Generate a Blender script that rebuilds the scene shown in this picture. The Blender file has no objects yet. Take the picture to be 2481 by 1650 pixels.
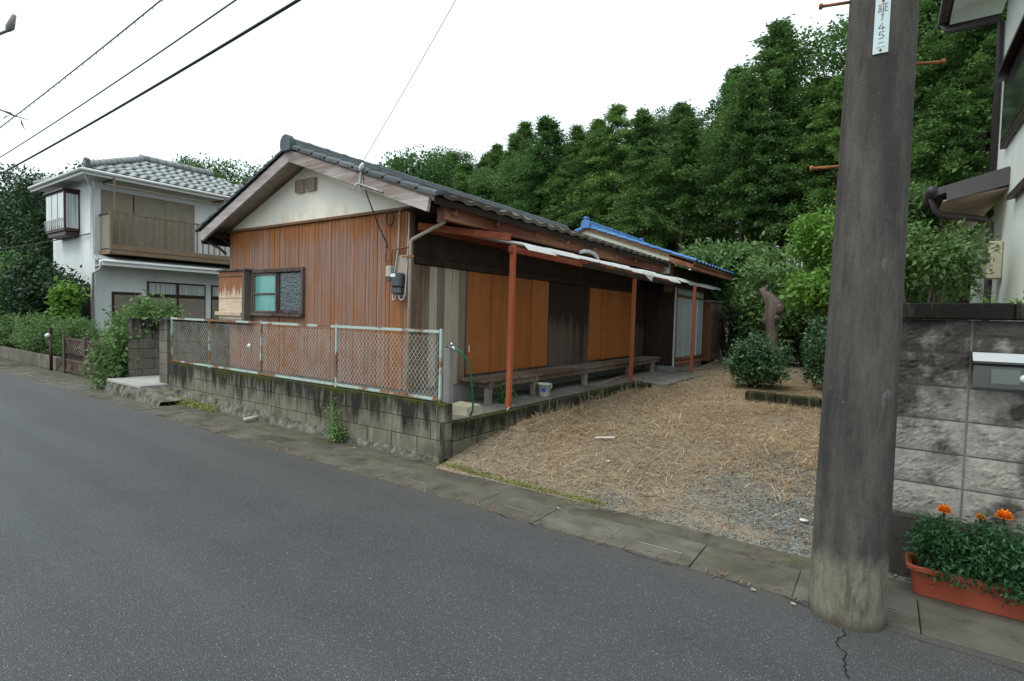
import bpy, math, random
import numpy as np
from mathutils import Matrix, Vector

S = bpy.context.scene
COL = S.collection
R = math.radians
random.seed(7)
RNG = np.random.default_rng(11)

# ------------------------------------------------------------------ camera
CAM_H = 1.55
YAW, PITCH, ROLL = R(34.80), R(2.52), R(1.48)
fw = Vector((-math.sin(YAW)*math.cos(PITCH), math.cos(YAW)*math.cos(PITCH), -math.sin(PITCH)))
rt0 = Vector((math.cos(YAW), math.sin(YAW), 0)); up0 = rt0.cross(fw)
rt = rt0*math.cos(ROLL) + up0*math.sin(ROLL)
up = -rt0*math.sin(ROLL) + up0*math.cos(ROLL)
cd = bpy.data.cameras.new('camera'); cam = bpy.data.objects.new('camera', cd); COL.objects.link(cam)
cd.sensor_width = 36; cd.lens = 18.79; cd.clip_start = 0.05; cd.clip_end = 3000
cam.matrix_world = Matrix(((rt.x, up.x, -fw.x, 0), (rt.y, up.y, -fw.y, 0), (rt.z, up.z, -fw.z, CAM_H), (0, 0, 0, 1)))
S.camera = cam

# ------------------------------------------------------------------ overcast sky + weak broad sun
w = bpy.data.worlds.new('World'); S.world = w; w.use_nodes = True
nt = w.node_tree; nt.nodes.clear()
sk = nt.nodes.new('ShaderNodeTexSky'); sk.sky_type = 'NISHITA'; sk.sun_disc = False
SUN_EL, SUN_AZ = R(58), R(205)          # azimuth measured from +Y clockwise: behind the camera, to the left
sk.sun_elevation = SUN_EL; sk.sun_rotation = SUN_AZ
sk.air_density = 1.0; sk.dust_density = 4.0
hs = nt.nodes.new('ShaderNodeHueSaturation'); hs.inputs['Saturation'].default_value = .35
mx = nt.nodes.new('ShaderNodeMix'); mx.data_type = 'RGBA'; mx.inputs['Factor'].default_value = .86
nt.links.new(sk.outputs[0], hs.inputs['Color']); nt.links.new(hs.outputs[0], mx.inputs['A'])
mx.inputs['B'].default_value = (7.3, 8.2, 8.5, 1)     # even cloud cover
bg = nt.nodes.new('ShaderNodeBackground'); bg.inputs['Strength'].default_value = .12
wo = nt.nodes.new('ShaderNodeOutputWorld')
nt.links.new(mx.outputs['Result'], bg.inputs['Color']); nt.links.new(bg.outputs[0], wo.inputs['Surface'])
sd = bpy.data.lights.new('sun', 'SUN'); so = bpy.data.objects.new('sun', sd); COL.objects.link(so)
sd.energy = 1.5; sd.angle = R(30); sd.color = (1, .97, .92)
sdir = Vector((math.sin(SUN_AZ)*math.cos(SUN_EL), math.cos(SUN_AZ)*math.cos(SUN_EL), math.sin(SUN_EL)))
so.rotation_euler = sdir.to_track_quat('Z', 'Y').to_euler(); so.location = (-4, -6, 20)
vs = S.view_settings; vs.view_transform = 'Standard'; vs.look = 'None'; vs.gamma = 1; vs.exposure = .50
vs.use_curve_mapping = False
S.cycles.max_bounces = 6; S.cycles.diffuse_bounces = 3; S.cycles.transmission_bounces = 4; S.cycles.transparent_max_bounces = 6

# ------------------------------------------------------------------ node helper
class NB:
    def __init__(s, name):
        s.m = bpy.data.materials.new(name); s.m.use_nodes = True
        s.t = s.m.node_tree; s.t.nodes.clear()
        s.out = s.n('ShaderNodeOutputMaterial')
        s.p = None
    def n(s, t, **k):
        q = s.t.nodes.new(t)
        for a, b in k.items(): setattr(q, a, b)
        return q
    def set(s, sock, v):
        if v is None: return
        if isinstance(v, bpy.types.NodeSocket): s.t.links.new(v, sock)
        elif isinstance(v, (tuple, list)):
            sock.default_value = tuple(v) + ((1,) if len(v) == 3 and len(sock.default_value) == 4 else ())
        else: sock.default_value = v
    def pos(s):
        if s.p is None: s.p = s.n('ShaderNodeNewGeometry').outputs['Position']
        return s.p
    def rnd(s): return s.n('ShaderNodeObjectInfo').outputs['Random']
    def attr(s, name): return s.n('ShaderNodeAttribute', attribute_name=name).outputs['Fac']
    def scale(s, v, sc):
        q = s.n('ShaderNodeVectorMath', operation='MULTIPLY'); s.set(q.inputs[0], v); s.set(q.inputs[1], sc); return q.outputs[0]
    def offs(s, v, fac, amt):
        q = s.n('ShaderNodeMath', operation='MULTIPLY'); s.set(q.inputs[0], fac); q.inputs[1].default_value = amt
        a = s.n('ShaderNodeVectorMath', operation='ADD'); s.set(a.inputs[0], v); s.set(a.inputs[1], q.outputs[0]); return a.outputs[0]
    def noise(s, sc=1., det=3, rough=.55, vec=None, dist=0.):
        q = s.n('ShaderNodeTexNoise'); v = vec if vec is not None else s.pos()
        if isinstance(sc, (tuple, list)): v = s.scale(v, sc); q.inputs['Scale'].default_value = 1
        else: q.inputs['Scale'].default_value = sc
        s.set(q.inputs['Vector'], v); q.inputs['Detail'].default_value = det; q.inputs['Roughness'].default_value = rough
        q.inputs['Distortion'].default_value = dist
        return q.outputs['Fac']
    def vor(s, sc=1., feat='F1', out='Distance', vec=None):
        q = s.n('ShaderNodeTexVoronoi', feature=feat); v = vec if vec is not None else s.pos()
        if isinstance(sc, (tuple, list)): v = s.scale(v, sc); sc = 1
        s.set(q.inputs['Vector'], v); q.inputs['Scale'].default_value = sc
        return q.outputs[out]
    def ramp(s, f, stops):
        q = s.n('ShaderNodeValToRGB'); e = q.color_ramp.elements
        while len(e) < len(stops): e.new(.5)
        for el, (p, c) in zip(e, stops):
            el.position = p; el.color = (c, c, c, 1) if isinstance(c, (int, float)) else tuple(c) + (1,)
        s.set(q.inputs[0], f); return q.outputs['Color']
    def mix(s, f, a, b, bt='MIX'):
        q = s.n('ShaderNodeMix', data_type='RGBA', blend_type=bt); s.set(q.inputs['Factor'], f)
        s.set(q.inputs['A'], a); s.set(q.inputs['B'], b); return q.outputs['Result']
    def mth(s, op, a, b=None, c=None):
        q = s.n('ShaderNodeMath', operation=op); s.set(q.inputs[0], a); s.set(q.inputs[1], b)
        if c is not None: s.set(q.inputs[2], c)
        return q.outputs[0]
    def sep(s, ax):
        q = s.n('ShaderNodeSeparateXYZ'); s.set(q.inputs[0], s.pos()); return q.outputs[ax]
    def mapr(s, v, a, b, c=0., d=1.):
        q = s.n('ShaderNodeMapRange'); s.set(q.inputs[0], v)
        for i, x in enumerate((a, b, c, d)): q.inputs[i+1].default_value = x
        return q.outputs[0]
    def bump(s, h, st=.5, d=.01):
        q = s.n('ShaderNodeBump'); q.inputs['Strength'].default_value = st; q.inputs['Distance'].default_value = d
        s.set(q.inputs['Height'], h); return q.outputs[0]
    def fin(s, col, rough=.7, nrm=None, metal=0., spec=.3, emit=None, trans=None):
        b = s.n('ShaderNodeBsdfPrincipled')
        s.set(b.inputs['Base Color'], col); s.set(b.inputs['Roughness'], rough); s.set(b.inputs['Metallic'], metal)
        b.inputs['Specular IOR Level'].default_value = spec
        if nrm is not None: s.set(b.inputs['Normal'], nrm)
        sh = b.outputs[0]
        if trans:
            t = s.n('ShaderNodeBsdfTranslucent'); s.set(t.inputs['Color'], trans[1])
            mxs = s.n('ShaderNodeMixShader'); mxs.inputs[0].default_value = trans[0]
            s.t.links.new(sh, mxs.inputs[1]); s.t.links.new(t.outputs[0], mxs.inputs[2]); sh = mxs.outputs[0]
        s.t.links.new(sh, s.out.inputs['Surface']); return s.m

def plain(name, c, rough=.6, var=.25, sc=6., metal=0., spec=.3, bump=.15, tint=.15):
    b = NB(name); n = b.noise(sc, 4)
    col = b.mix(b.mapr(n, .3, .7), tuple(x*(1-var) for x in c), tuple(min(1, x*(1+var*.6)) for x in c))
    if tint: col = b.mix(b.mth('MULTIPLY', b.rnd(), tint*2), col, tuple(x*.5 for x in c))
    return b.fin(col, rough, b.bump(b.noise(sc*8, 3), bump, .004), metal, spec)

M = {}
# asphalt: grey binder with pale aggregate chips and worn patches
b = NB('asphalt')
big = b.noise((.22, .9, 1), 5, .62, dist=.4); med = b.noise(2.3, 5, .65); fine = b.noise(120, 3, .7)
lane = b.mapr(b.noise((.05, 1.25, 1), 2, .5), .42, .60)
col = b.mix(b.mapr(big, .33, .68), (.024, .028, .030), (.046, .051, .054))
col = b.mix(b.mapr(med, .45, .72, 0, .45), col, (.056, .060, .062))
col = b.mix(b.mth('MULTIPLY', lane, .35), col, (.060, .066, .069))
col = b.mix(b.mapr(fine, .42, .68, 0, .75), col, (.085, .092, .096))
def chips(sc, thr, rad, c_, amt, col):
    d_ = b.vor(sc, 'F1', 'Distance'); cc_ = b.n('ShaderNodeSeparateColor'); b.set(cc_.inputs[0], b.vor(sc, 'F1', 'Color'))
    k_ = b.mth('MULTIPLY', b.mth('GREATER_THAN', cc_.outputs[0], thr), b.mth('LESS_THAN', d_, rad))
    return b.mix(b.mth('MULTIPLY', k_, b.mth('MULTIPLY', cc_.outputs[1], amt)), col, c_)
col = chips(190, .78, .34, (.36, .385, .395), .9, col); col = chips(110, .95, .24, (.50, .52, .53), .9, col); col = chips(60, .985, .28, (.35, .24, .14), .9, col)
dk = b.mth('GREATER_THAN', b.noise(60, 2, .8), .66)
col = b.mix(b.mth('MULTIPLY', dk, .5), col, (.014, .015, .015))
col = b.mix(b.mapr(b.mth('ADD', b.sep('Y'), b.mth('MULTIPLY', b.noise(3.5, 4, .7), .45)), 3.38, 3.62, 0, .6), col, (.085, .078, .062))
M['asphalt'] = b.fin(col, b.mth('SUBTRACT', b.mapr(fine, .3, .7, .55, .82), b.mth('MULTIPLY', lane, .12)), b.bump(b.mth('ADD', b.vor(130), fine), .7, .005), spec=.4)
M['crack'] = plain('crack_tar', (.012, .012, .011), .95)
# concrete variants
def concrete(name, a, bb, dark, stain=.55, green=0., fleck=True, scale=1.):
    b = NB(name); n = b.noise(2.2*scale, 5, .62); f = b.noise(60, 4, .7)
    c = b.mix(b.mapr(n, .32, .68), a, bb)
    c = b.mix(b.mth('MULTIPLY', b.mapr(b.noise(.9*scale, 5, .68, dist=.6), .5, .68), stain), c, dark)
    c = b.mix(b.mth('MULTIPLY', b.rnd(), .30), c, dark)
    if green: c = b.mix(b.mth('MULTIPLY', b.mapr(b.noise(3.1, 5, .7), .52, .66), green), c, (.09, .105, .025))
    if fleck: c = b.mix(b.mapr(f, .55, .75, 0, .5), c, tuple(x*.45 for x in a))
    return b.fin(c, .9, b.bump(f, .35, .006), spec=.2)
M['gutter'] = concrete('gutter_concrete', (.085, .08, .064), (.155, .148, .124), (.046, .043, .034), .9, .12, True, 1.6)
M['kerb'] = concrete('kerb_concrete', (.085, .08, .064), (.145, .135, .11), (.042, .040, .030), .9, .4, True, 1.8)
M['terrace'] = concrete('terrace_concrete', (.17, .165, .14), (.26, .255, .225), (.06, .058, .048), .8)
M['footing'] = concrete('rough_footing', (.06, .058, .045), (.26, .26, .225), (.03, .03, .022), .85, .45, True, 4.)
M['foundation'] = concrete('foundation_grey', (.28, .28, .26), (.36, .36, .34), (.16, .155, .14), .5)
M['step'] = concrete('pale_step', (.30, .30, .28), (.40, .40, .38), (.16, .155, .135), .6)
# old blocks with black mould running down from the top edge and moss on it
def blockmat(name, ztop, a, bb, mould=(.012, .012, .009), reach=.28, moss=.0, cover=.5):
    b = NB(name); n = b.noise(3.5, 5, .6); f = b.noise(75, 3, .7)
    c = b.mix(b.mapr(n, .3, .7), a, bb)
    c = b.mix(b.mth('MULTIPLY', b.rnd(), .35), c, tuple(x*.5 for x in a))
    st = b.noise((5.5, 5.5, .9), 5, .7); dep = b.mth('SUBTRACT', ztop, b.sep('Z'))
    run = b.mapr(b.mth('SUBTRACT', b.mth('ADD', st, b.mth('MULTIPLY', b.noise(1.1, 3), .35)), b.mth('MULTIPLY', dep, .55/reach)), cover-.05, cover+.13)
    c = b.mix(b.mth('MULTIPLY', run, .90), c, mould)
    c = b.mix(b.mapr(b.noise((14, 14, 1.6), 4, .7), .52, .72, 0, .55), c, tuple(x*1.5 for x in bb))
    c = b.mix(b.mth('MULTIPLY', b.mapr(b.noise(1.7, 5, .7), .54, .7), .6), c, (.045, .042, .03))
    if moss:
        mm = b.mapr(b.mth('SUBTRACT', b.noise(4.2, 5, .7), b.mth('MULTIPLY', dep, 2.6)), .38, .52)
        c = b.mix(b.mth('MULTIPLY', mm, moss), c, (.045, .055, .006))
    c = b.mix(b.mapr(f, .55, .75, 0, .45), c, tuple(x*.4 for x in a))
    return b.fin(c, .93, b.bump(b.mth('ADD', f, b.mth('MULTIPLY', n, .5)), .5, .007), spec=.15)
M['block'] = blockmat('mouldy_block', .62, (.13, .12, .092), (.22, .205, .165), moss=.9, reach=.75, cover=.47)
M['pier'] = blockmat('pier_block', 1.37, (.13, .122, .10), (.21, .195, .165), reach=.6, cover=.46)
M['curb'] = blockmat('curb_block', .42, (.12, .115, .08), (.20, .19, .145), reach=.40, moss=.6, cover=.40)
M['mossblock'] = blockmat('mossy_kerbstone', .5, (.08, .08, .05), (.13, .125, .08), moss=.7, cover=.3)
# split-face blocks of the right wall
b = NB('split_face')
r1 = b.noise(9, 6, .72); r2 = b.noise(38, 4, .7)
col = b.mix(b.mapr(r1, .3, .7), (.30, .29, .255), (.42, .405, .36))
col = b.mix(b.mapr(r2, .45, .72, 0, .6), col, (.18, .172, .15))
dep = b.mth('SUBTRACT', 1.62, b.sep('Z'))
md = b.mapr(b.mth('SUBTRACT', b.mth('ADD', b.noise((3.2, 3.2, 2.0), 4, .65), b.mth('MULTIPLY', b.noise(6.5, 3), .3)), b.mth('MULTIPLY', dep, .34)), .42, .58)
col = b.mix(b.mth('MULTIPLY', md, .86), col, (.034, .031, .026))
pt = b.mapr(b.noise(2.6, 4, .6), .54, .64); col = b.mix(b.mth('MULTIPLY', pt, .85), col, (.03, .028, .022))
M['split'] = b.fin(col, .95, b.bump(b.mth('ADD', r1, b.mth('MULTIPLY', r2, .9)), .8, .014), spec=.1)
M['mortar'] = plain('mortar', (.27, .275, .26), .95, .3, 20)
M['mortar_dark'] = plain('mortar_dark', (.07, .068, .055), .95, .4, 8)
M['coping'] = blockmat('dark_coping', 1.70, (.05, .046, .04), (.085, .08, .07), cover=.35, reach=.5)

# weathered siding boards (world-space streaks; object random tint per board)
def siding(name, warm, grey, dark, zshelter, greyamt=.85, bleach=.5, ax=2):
    b = NB(name); rv = b.rnd()
    p = b.offs(b.pos(), rv, 1.7)
    def S(a, c): return tuple(c if i == ax else a for i in range(3))
    st = b.noise(S(75, 1.6), 4, .65, vec=p); st2 = b.noise(S(16, .45), 4, .65, vec=p)
    area = b.noise(S(1.0, .45), 4, .65)
    shel = b.mapr(b.sep('Z'), zshelter-.40, zshelter, 0, .40)
    f = b.mapr(b.mth('SUBTRACT', b.mth('ADD', b.mth('MULTIPLY', area, 1.1), b.mth('ADD', b.mth('MULTIPLY', rv, .22), b.mth('MULTIPLY', st2, .75))), shel), .85, 1.15, 0, greyamt)
    c = b.mix(b.mapr(st, .35, .65), warm, tuple(x*.66 for x in warm))
    c = b.mix(b.mth('MULTIPLY', rv, .4), c, tuple(x*.6 for x in warm))
    c = b.mix(f, c, grey)
    bl = b.mth('MULTIPLY', b.mapr(st, .54, .66), b.mth('MULTIPLY', f, bleach)); c = b.mix(bl, c, tuple(min(.6, x*1.75) for x in grey))
    dk = b.mapr(b.noise(S(38, .7), 4, .7, vec=p), .56, .70, 0, .75); c = b.mix(dk, c, dark)
    return b.fin(c, .75, b.bump(st, .5, .004), spec=.2)
M['siding'] = siding('orange_siding', (.335, .128, .040), (.235, .148, .118), (.06, .028, .018), 2.80, .95, .8)
M['side_board'] = siding('brown_side_boards', (.14, .075, .045), (.24, .19, .155), (.04, .022, .015), 2.6, .9)
M['peeled'] = siding('peeled_board', (.40, .36, .28), (.46, .43, .36), (.16, .11, .07), 3.2, .8)
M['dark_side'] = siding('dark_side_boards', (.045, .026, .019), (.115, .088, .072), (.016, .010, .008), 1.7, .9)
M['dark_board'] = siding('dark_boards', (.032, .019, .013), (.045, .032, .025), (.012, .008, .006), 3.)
M['plywood'] = siding('bare_plywood', (.55, .42, .28), (.56, .46, .33), (.30, .17, .09), 3., .7)
# shutter front with its brown veneer hanging in shreds above bare ply
b = NB('peeling_veneer')
edge = b.mth('ADD', b.sep('Z'), b.mth('MULTIPLY', b.mth('SUBTRACT', b.noise((22, 22, 1.2), 4, .75), .5), .75))
k = b.mapr(edge, 1.80, 1.86)
ply = b.mix(b.mapr(b.noise((4, 4, 20), 3), .35, .65), (.50, .36, .23), (.60, .52, .42))
ven = b.mix(b.mapr(b.noise((50, 50, 2), 4), .3, .7), (.20, .075, .035), (.30, .12, .05))
M['shutter'] = b.fin(b.mix(k, ply, ven), .7, b.bump(b.mth('ADD', k, b.noise((60, 60, 3), 3)), .5, .004))
M['weathered'] = siding('weathered_bargeboard', (.30, .235, .21), (.44, .40, .39), (.10, .05, .045), 9., 1., .5, 0)
b = NB('plaster')
n = b.noise(1.2, 4); lo = b.mapr(b.sep('Z'), 2.78, 3.0, .75, 0.)
c = b.mix(b.mapr(n, .35, .65), (.80, .755, .63), (.87, .845, .76))
sta = b.mapr(b.noise((2.5, 2.5, 1.2), 5, .7), .5, .68)
c = b.mix(b.mth('MULTIPLY', sta, b.mth('ADD', lo, .10)), c, (.50, .38, .22))
M['plaster'] = b.fin(c, .9, b.bump(b.noise(40, 3), .15, .003), spec=.1)
M['cream'] = plain('cream_gable', (.58, .62, .50), .8, .12, 3)
M['soffit'] = plain('soffit_ply', (.50, .39, .30), .85, .3, 2.5)
M['trim'] = plain('brown_trim', (.17, .085, .04), .6, .3, 9)
M['fascia'] = siding('red_brown_fascia', (.19, .065, .04), (.38, .19, .115), (.06, .022, .016), 9., .85, .3, 1)
M['gutter_tin'] = plain('brown_gutter', (.16, .065, .045), .5, .45, 3)
M['pipe'] = plain('beige_pipe', (.42, .36, .29), .5, .2, 5)
M['pvc'] = plain('grey_conduit', (.45, .44, .41), .5, .15, 7)
M['white_pipe'] = plain('white_pipe', (.62, .64, .65), .4, .1, 7)
M['orange_post'] = siding('red_oxide_paint', (.46, .115, .045), (.40, .15, .08), (.16, .04, .02), 9., .6, .2)
M['red_beam'] = siding('red_beam_paint', (.26, .05, .03), (.34, .11, .05), (.08, .02, .015), 9., .7, .1, 1)
b = NB('orange_shutter'); n = b.noise((8, 8, .7), 4, .6)
c = b.mix(b.mapr(n, .3, .7), (.33, .108, .028), (.40, .140, .038)); c = b.mix(b.mth('MULTIPLY', b.rnd(), .4), c, (.26, .082, .024))
c = b.mix(b.mapr(b.noise((30, 30, 1.2), 5, .7), .5, .72, 0, .5), c, (.16, .06, .025)); c = b.mix(b.mapr(b.noise(2.2, 5, .7), .55, .72, 0, .45), c, (.40, .20, .09))
M['orange_panel'] = b.fin(c, .55, b.bump(b.noise((60, 60, 3), 3), .2, .002), spec=.3)
M['dark_frame'] = siding('dark_window_frame', (.055, .035, .032), (.20, .17, .155), (.02, .015, .014), 9., .55)
M['white_frame'] = plain('pale_metal', (.55, .56, .55), .45, .1, 9)
b = NB('teal_glass'); M['teal'] = b.fin(b.mix(b.mapr(b.noise(5, 3), .3, .7), (.09, .29, .265), (.13, .35, .33)), .18, spec=.5)
b = NB('pattern_glass'); v = b.vor(30)
M['pattern'] = b.fin(b.mix(b.mapr(v, .1, .6), (.12, .155, .165), (.035, .05, .055)), .15, b.bump(v, .6, .006), spec=.5)
b = NB('frosted_pane'); M['frost'] = b.fin(b.mix(b.mapr(b.noise((3, 3, .6), 3), .3, .7), (.33, .39, .42), (.42, .48, .51)), .25, spec=.45)
b = NB('dark_glass'); M['glass'] = b.fin(b.mix(b.mapr(b.noise(1.5, 2), .3, .7), (.03, .035, .035), (.08, .09, .09)), .08, spec=.6)
b = NB('curtain_glass'); M['curtain'] = b.fin(b.mix(b.mapr(b.noise((14, 14, .4), 2), .35, .65), (.30, .33, .34), (.62, .66, .67)), .15, spec=.5)
# roof tiles
def tilemat(name, a, bb, lich, amt=.6, rough=.75, spec=.25):
    b = NB(name); c = b.mix(b.rnd(), a, bb)
    c = b.mix(b.mth('MULTIPLY', b.mapr(b.noise(7, 5, .7), .48, .66), amt), c, lich)
    return b.fin(c, rough, b.bump(b.noise(50, 3), .3, .004), spec=spec)
M['tile_main'] = tilemat('old_cement_tile', (.085, .075, .065), (.135, .12, .105), (.18, .165, .12), .55, .9, .12)
M['tile_verge'] = tilemat('blue_grey_verge_tile', (.075, .09, .10), (.12, .14, .155), (.05, .055, .055), .6)
M['tile_blue'] = tilemat('blue_glazed_tile', (.045, .15, .36), (.07, .21, .45), (.04, .09, .2), .5, .45, .4)
M['tile_grey'] = tilemat('silver_tile', (.25, .27, .275), (.35, .375, .38), (.17, .18, .18), .5, .7, .25)
# corrugated plastic
b = NB('corrugated_plastic')
c = b.mix(b.mapr(b.noise(4, 4, .7), .5, .75, 0, .3), (.88, .91, .91), (.55, .56, .50))
M['plastic'] = b.fin(c, .45, trans=(.45, (.95, .97, .97)), spec=.4)
# painted rusting steel
b = NB('mint_rust')
k = b.mapr(b.mth('ADD', b.noise(2.6, 3, .5), b.mth('ADD', b.mth('MULTIPLY', b.rnd(), .10), b.mth('MULTIPLY', b.noise(34, 3), .14))), .60, .66)
rc = b.mix(b.mapr(b.noise(30, 4), .3, .7), (.11, .05, .025), (.30, .165, .085))
c = b.mix(k, (.37, .47, .435), rc)
M['mint'] = b.fin(c, .6, b.bump(k, .4, .003), spec=.3)
b = NB('mesh_wire'); c = b.mix(b.mapr(b.noise(6, 3), .45, .62), (.52, .55, .50), (.40, .33, .25)); M['wire_mesh'] = b.fin(c, .5)
M['rust'] = plain('rusty_steel', (.30, .12, .05), .85, .4, 20)
# left / right house
def stucco(name, a, dirt):
    b = NB(name); n = b.noise((1.1, 1.1, .28), 5, .65)
    c = b.mix(b.mth('MULTIPLY', b.mapr(n, .45, .7), .5), a, dirt)
    return b.fin(c, .9, b.bump(b.noise(45, 3), .4, .006), spec=.15)
M['stucco'] = stucco('white_stucco', (.70, .74, .75), (.45, .48, .49))
M['stucco_r'] = stucco('pale_stucco', (.74, .78, .72), (.58, .60, .54))
M['eave_white'] = plain('white_eave_board', (.72, .74, .74), .5, .08, 4)
b = NB('brown_louvre'); z = b.mth('FRACT', b.mth('MULTIPLY', b.sep('Z'), 16)); l = b.mapr(z, 0., .35)
M['louvre'] = b.fin(b.mix(l, (.14, .115, .08), (.29, .245, .185)), .6, b.bump(z, .6, .01))
M['shut_brown'] = plain('brown_shutter', (.27, .235, .185), .6, .15, 4)
M['balcony'] = plain('bronze_aluminium', (.235, .165, .105), .5, .15, 4)
M['brown_alu'] = plain('dark_brown_aluminium', (.05, .026, .022), .45, .15, 4)
M['purple_brown'] = plain('purple_brown_trim', (.075, .06, .062), .45, .15, 4)
M['dark_eave'] = plain('dark_grey_eave', (.12, .11, .12), .55, .15, 4)
M['beige_box'] = plain('beige_plastic', (.55, .50, .38), .45, .08, 6)
M['black'] = plain('black_rubber', (.016, .017, .019), .5, .2, 6)
M['meter'] = plain('dark_meter', (.05, .06, .065), .3, .2, 6, spec=.5)
M['steel'] = plain('stainless', (.55, .57, .57), .28, .06, 3, metal=1., bump=.02)
M['steel_dark'] = plain('dull_steel', (.26, .28, .26), .38, .1, 3, metal=1., bump=.03)
M['galv'] = plain('galvanised', (.42, .43, .42), .45, .2, 12, metal=.6)
M['cable'] = plain('cable_black', (.03, .035, .036), .6, .2, 3)
M['cable_g'] = plain('cable_grey', (.16, .17, .17), .6, .2, 3)
M['hose'] = plain('green_hose', (.02, .16, .085), .35, .2, 6)
M['white'] = plain('white_plastic', (.78, .79, .80), .4, .05, 6)
M['blue'] = plain('blue_label', (.04, .13, .42), .4, .05, 6)
M['cyan'] = plain('cyan_tag', (.25, .62, .66), .4, .05, 6)
M['bucket'] = plain('bucket_plastic', (.58, .58, .50), .4, .15, 6)
M['terracotta'] = plain('terracotta_plastic', (.34, .078, .042), .5, .2, 5, spec=.3)
M['soil'] = plain('soil', (.06, .042, .028), .95, .4, 30, bump=.8)
M['sign'] = plain('sign_white', (.62, .74, .78), .4, .06, 6)
M['ink'] = plain('faded_ink', (.10, .12, .15), .6, .3, 30)
M['ochre'] = plain('ochre_stain', (.50, .34, .20), .8)
M['plank'] = siding('grey_plank', (.20, .16, .13), (.28, .25, .22), (.06, .05, .04), 9.)
M['redplank'] = siding('dull_red_plank', (.22, .10, .085), (.30, .20, .18), (.10, .05, .04), 9.)
M['bench'] = siding('bench_planks', (.13, .085, .06), (.22, .18, .15), (.04, .025, .018), 9.)
M['stone'] = plain('pale_stone', (.38, .36, .27), .9, .3, 9, bump=.5)
M['lattice'] = siding('lattice_wood', (.15, .10, .07), (.32, .265, .22), (.07, .04, .03), 9.)
M['teal_tank'] = plain('dark_teal_plastic', (.035, .085, .09), .6, .4, 3)
# pole concrete with vertical soot streaks and a cleaner foot
b = NB('pole_concrete')
st = b.noise((14, 14, 3.2), 8, .78); sp = b.noise(110, 4, .75); bl_ = b.noise((4.2, 4.2, .6), 8, .72, dist=.2)
c = b.mix(b.mapr(st, .32, .68), (.050, .046, .041), (.122, .111, .098))
c = b.mix(b.mapr(bl_, .44, .64, 0, .88), c, (.030, .030, .032))
c = b.mix(b.mapr(b.noise((6, 6, 2.2), 5, .7), .58, .72, 0, .35), c, (.15, .118, .095))
c = b.mix(b.mapr(b.noise((5, 5, 3.), 5, .75), .62, .68, 0, .5), c, (.21, .215, .21))
ft = b.mapr(b.mth('ADD', b.sep('Z'), b.mth('MULTIPLY', b.mth('SUBTRACT', b.noise((9, 9, 3), 5, .7), .5), .26)), .30, .40)
foot = b.mix(b.mapr(b.noise((11, 11, 4), 5, .7), .35, .65), (.125, .115, .088), (.225, .21, .17))
foot = b.mix(b.mapr(b.noise((20, 20, 4), 5, .7), .52, .66, 0, .7), foot, (.06, .05, .035))
c = b.mix(ft, foot, c)
c = b.mix(b.mapr(b.sep('Z'), .0, .07, .8, 0), c, (.05, .042, .03))
# rain shadow below the number plate
xs_ = b.mth('ABSOLUTE', b.mth('ADD', b.sep('X'), .075)); ang = b.mapr(xs_, .045, .075, 1, 0)
zz = b.mth('MULTIPLY', b.mapr(b.sep('Z'), 2.20, 2.70, 0, 1), b.mapr(b.sep('Z'), 2.87, 2.89, 1, 0))
c = b.mix(b.mth('MULTIPLY', b.mth('MULTIPLY', ang, zz), .7), c, (.035, .033, .03))
c = b.mix(b.mapr(sp, .58, .72, 0, .7), c, (.035, .033, .03)); c = b.mix(b.mapr(b.noise(85, 3, .8), .64, .72, 0, .6), c, (.24, .23, .21))
M['pole'] = b.fin(c, .85, b.bump(b.mth('ADD', sp, st), .6, .006), spec=.2)
# ground under the yard: grit and brown litter
b = NB('yard_soil')
g1 = b.noise(1.1, 4, .6); g2 = b.noise(26, 4, .7); v = b.vor(55, 'F1', 'Color'); vc = b.n('ShaderNodeSeparateColor'); b.set(vc.inputs[0], v)
grv = b.mix(vc.outputs[0], (.10, .105, .095), (.25, .26, .24))
lit = b.mix(b.mapr(g2, .3, .7), (.17, .13, .09), (.36, .29, .20))
gx = b.mth('ADD', b.mth('MULTIPLY', b.sep('Y'), -.13), b.mth('MULTIPLY', b.sep('X'), .10))
c = b.mix(b.mapr(b.mth('ADD', g1, b.mth('ADD', gx, .75)), .42, .62), lit, grv)
M['yard'] = b.fin(c, .95, b.bump(b.mth('ADD', b.vor(55), g2), .9, .02), spec=.1)
b = NB('forest_floor'); c = b.mix(b.mapr(b.noise(3, 4), .3, .7), (.03, .03, .015), (.07, .06, .03)); M['floor'] = b.fin(c, .95)
M['bark'] = siding('bark', (.09, .065, .045), (.12, .10, .085), (.03, .02, .015), 99.)
M['dead_bark'] = siding('cut_trunk_bark', (.075, .054, .043), (.135, .108, .09), (.022, .015, .012), 99.)

def leafmat(name, dark, light, tip=None, tr=.35, rough=.5):
    b = NB(name); rv = b.attr('rnd')
    c = b.mix(b.mth('MULTIPLY', b.mth('ADD', rv, b.noise(.55, 3)), .62), dark, light)
    c = b.mix(b.mth('MULTIPLY', b.rnd(), .35), c, tuple(x*.6 for x in dark))
    if tip: c = b.mix(b.mapr(rv, .9, .95), c, tip)
    return b.fin(c, rough, trans=(tr, c), spec=.35)
M['conifer'] = leafmat('cedar_foliage', (.026, .078, .029), (.165, .295, .075), tr=.3)
M['conifer2'] = leafmat('cypress_foliage', (.034, .096, .030), (.21, .355, .08), tr=.3)
M['broad'] = leafmat('broadleaf_foliage', (.035, .095, .03), (.12, .25, .06))
M['wood_leaf'] = leafmat('pale_wood_foliage', (.035, .09, .03), (.125, .23, .07))
M['darkbroad'] = leafmat('dark_broadleaf', (.016, .045, .02), (.045, .095, .035), tr=.25)
M['lime'] = leafmat('fresh_green_foliage', (.065, .165, .026), (.20, .37, .06))
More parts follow.
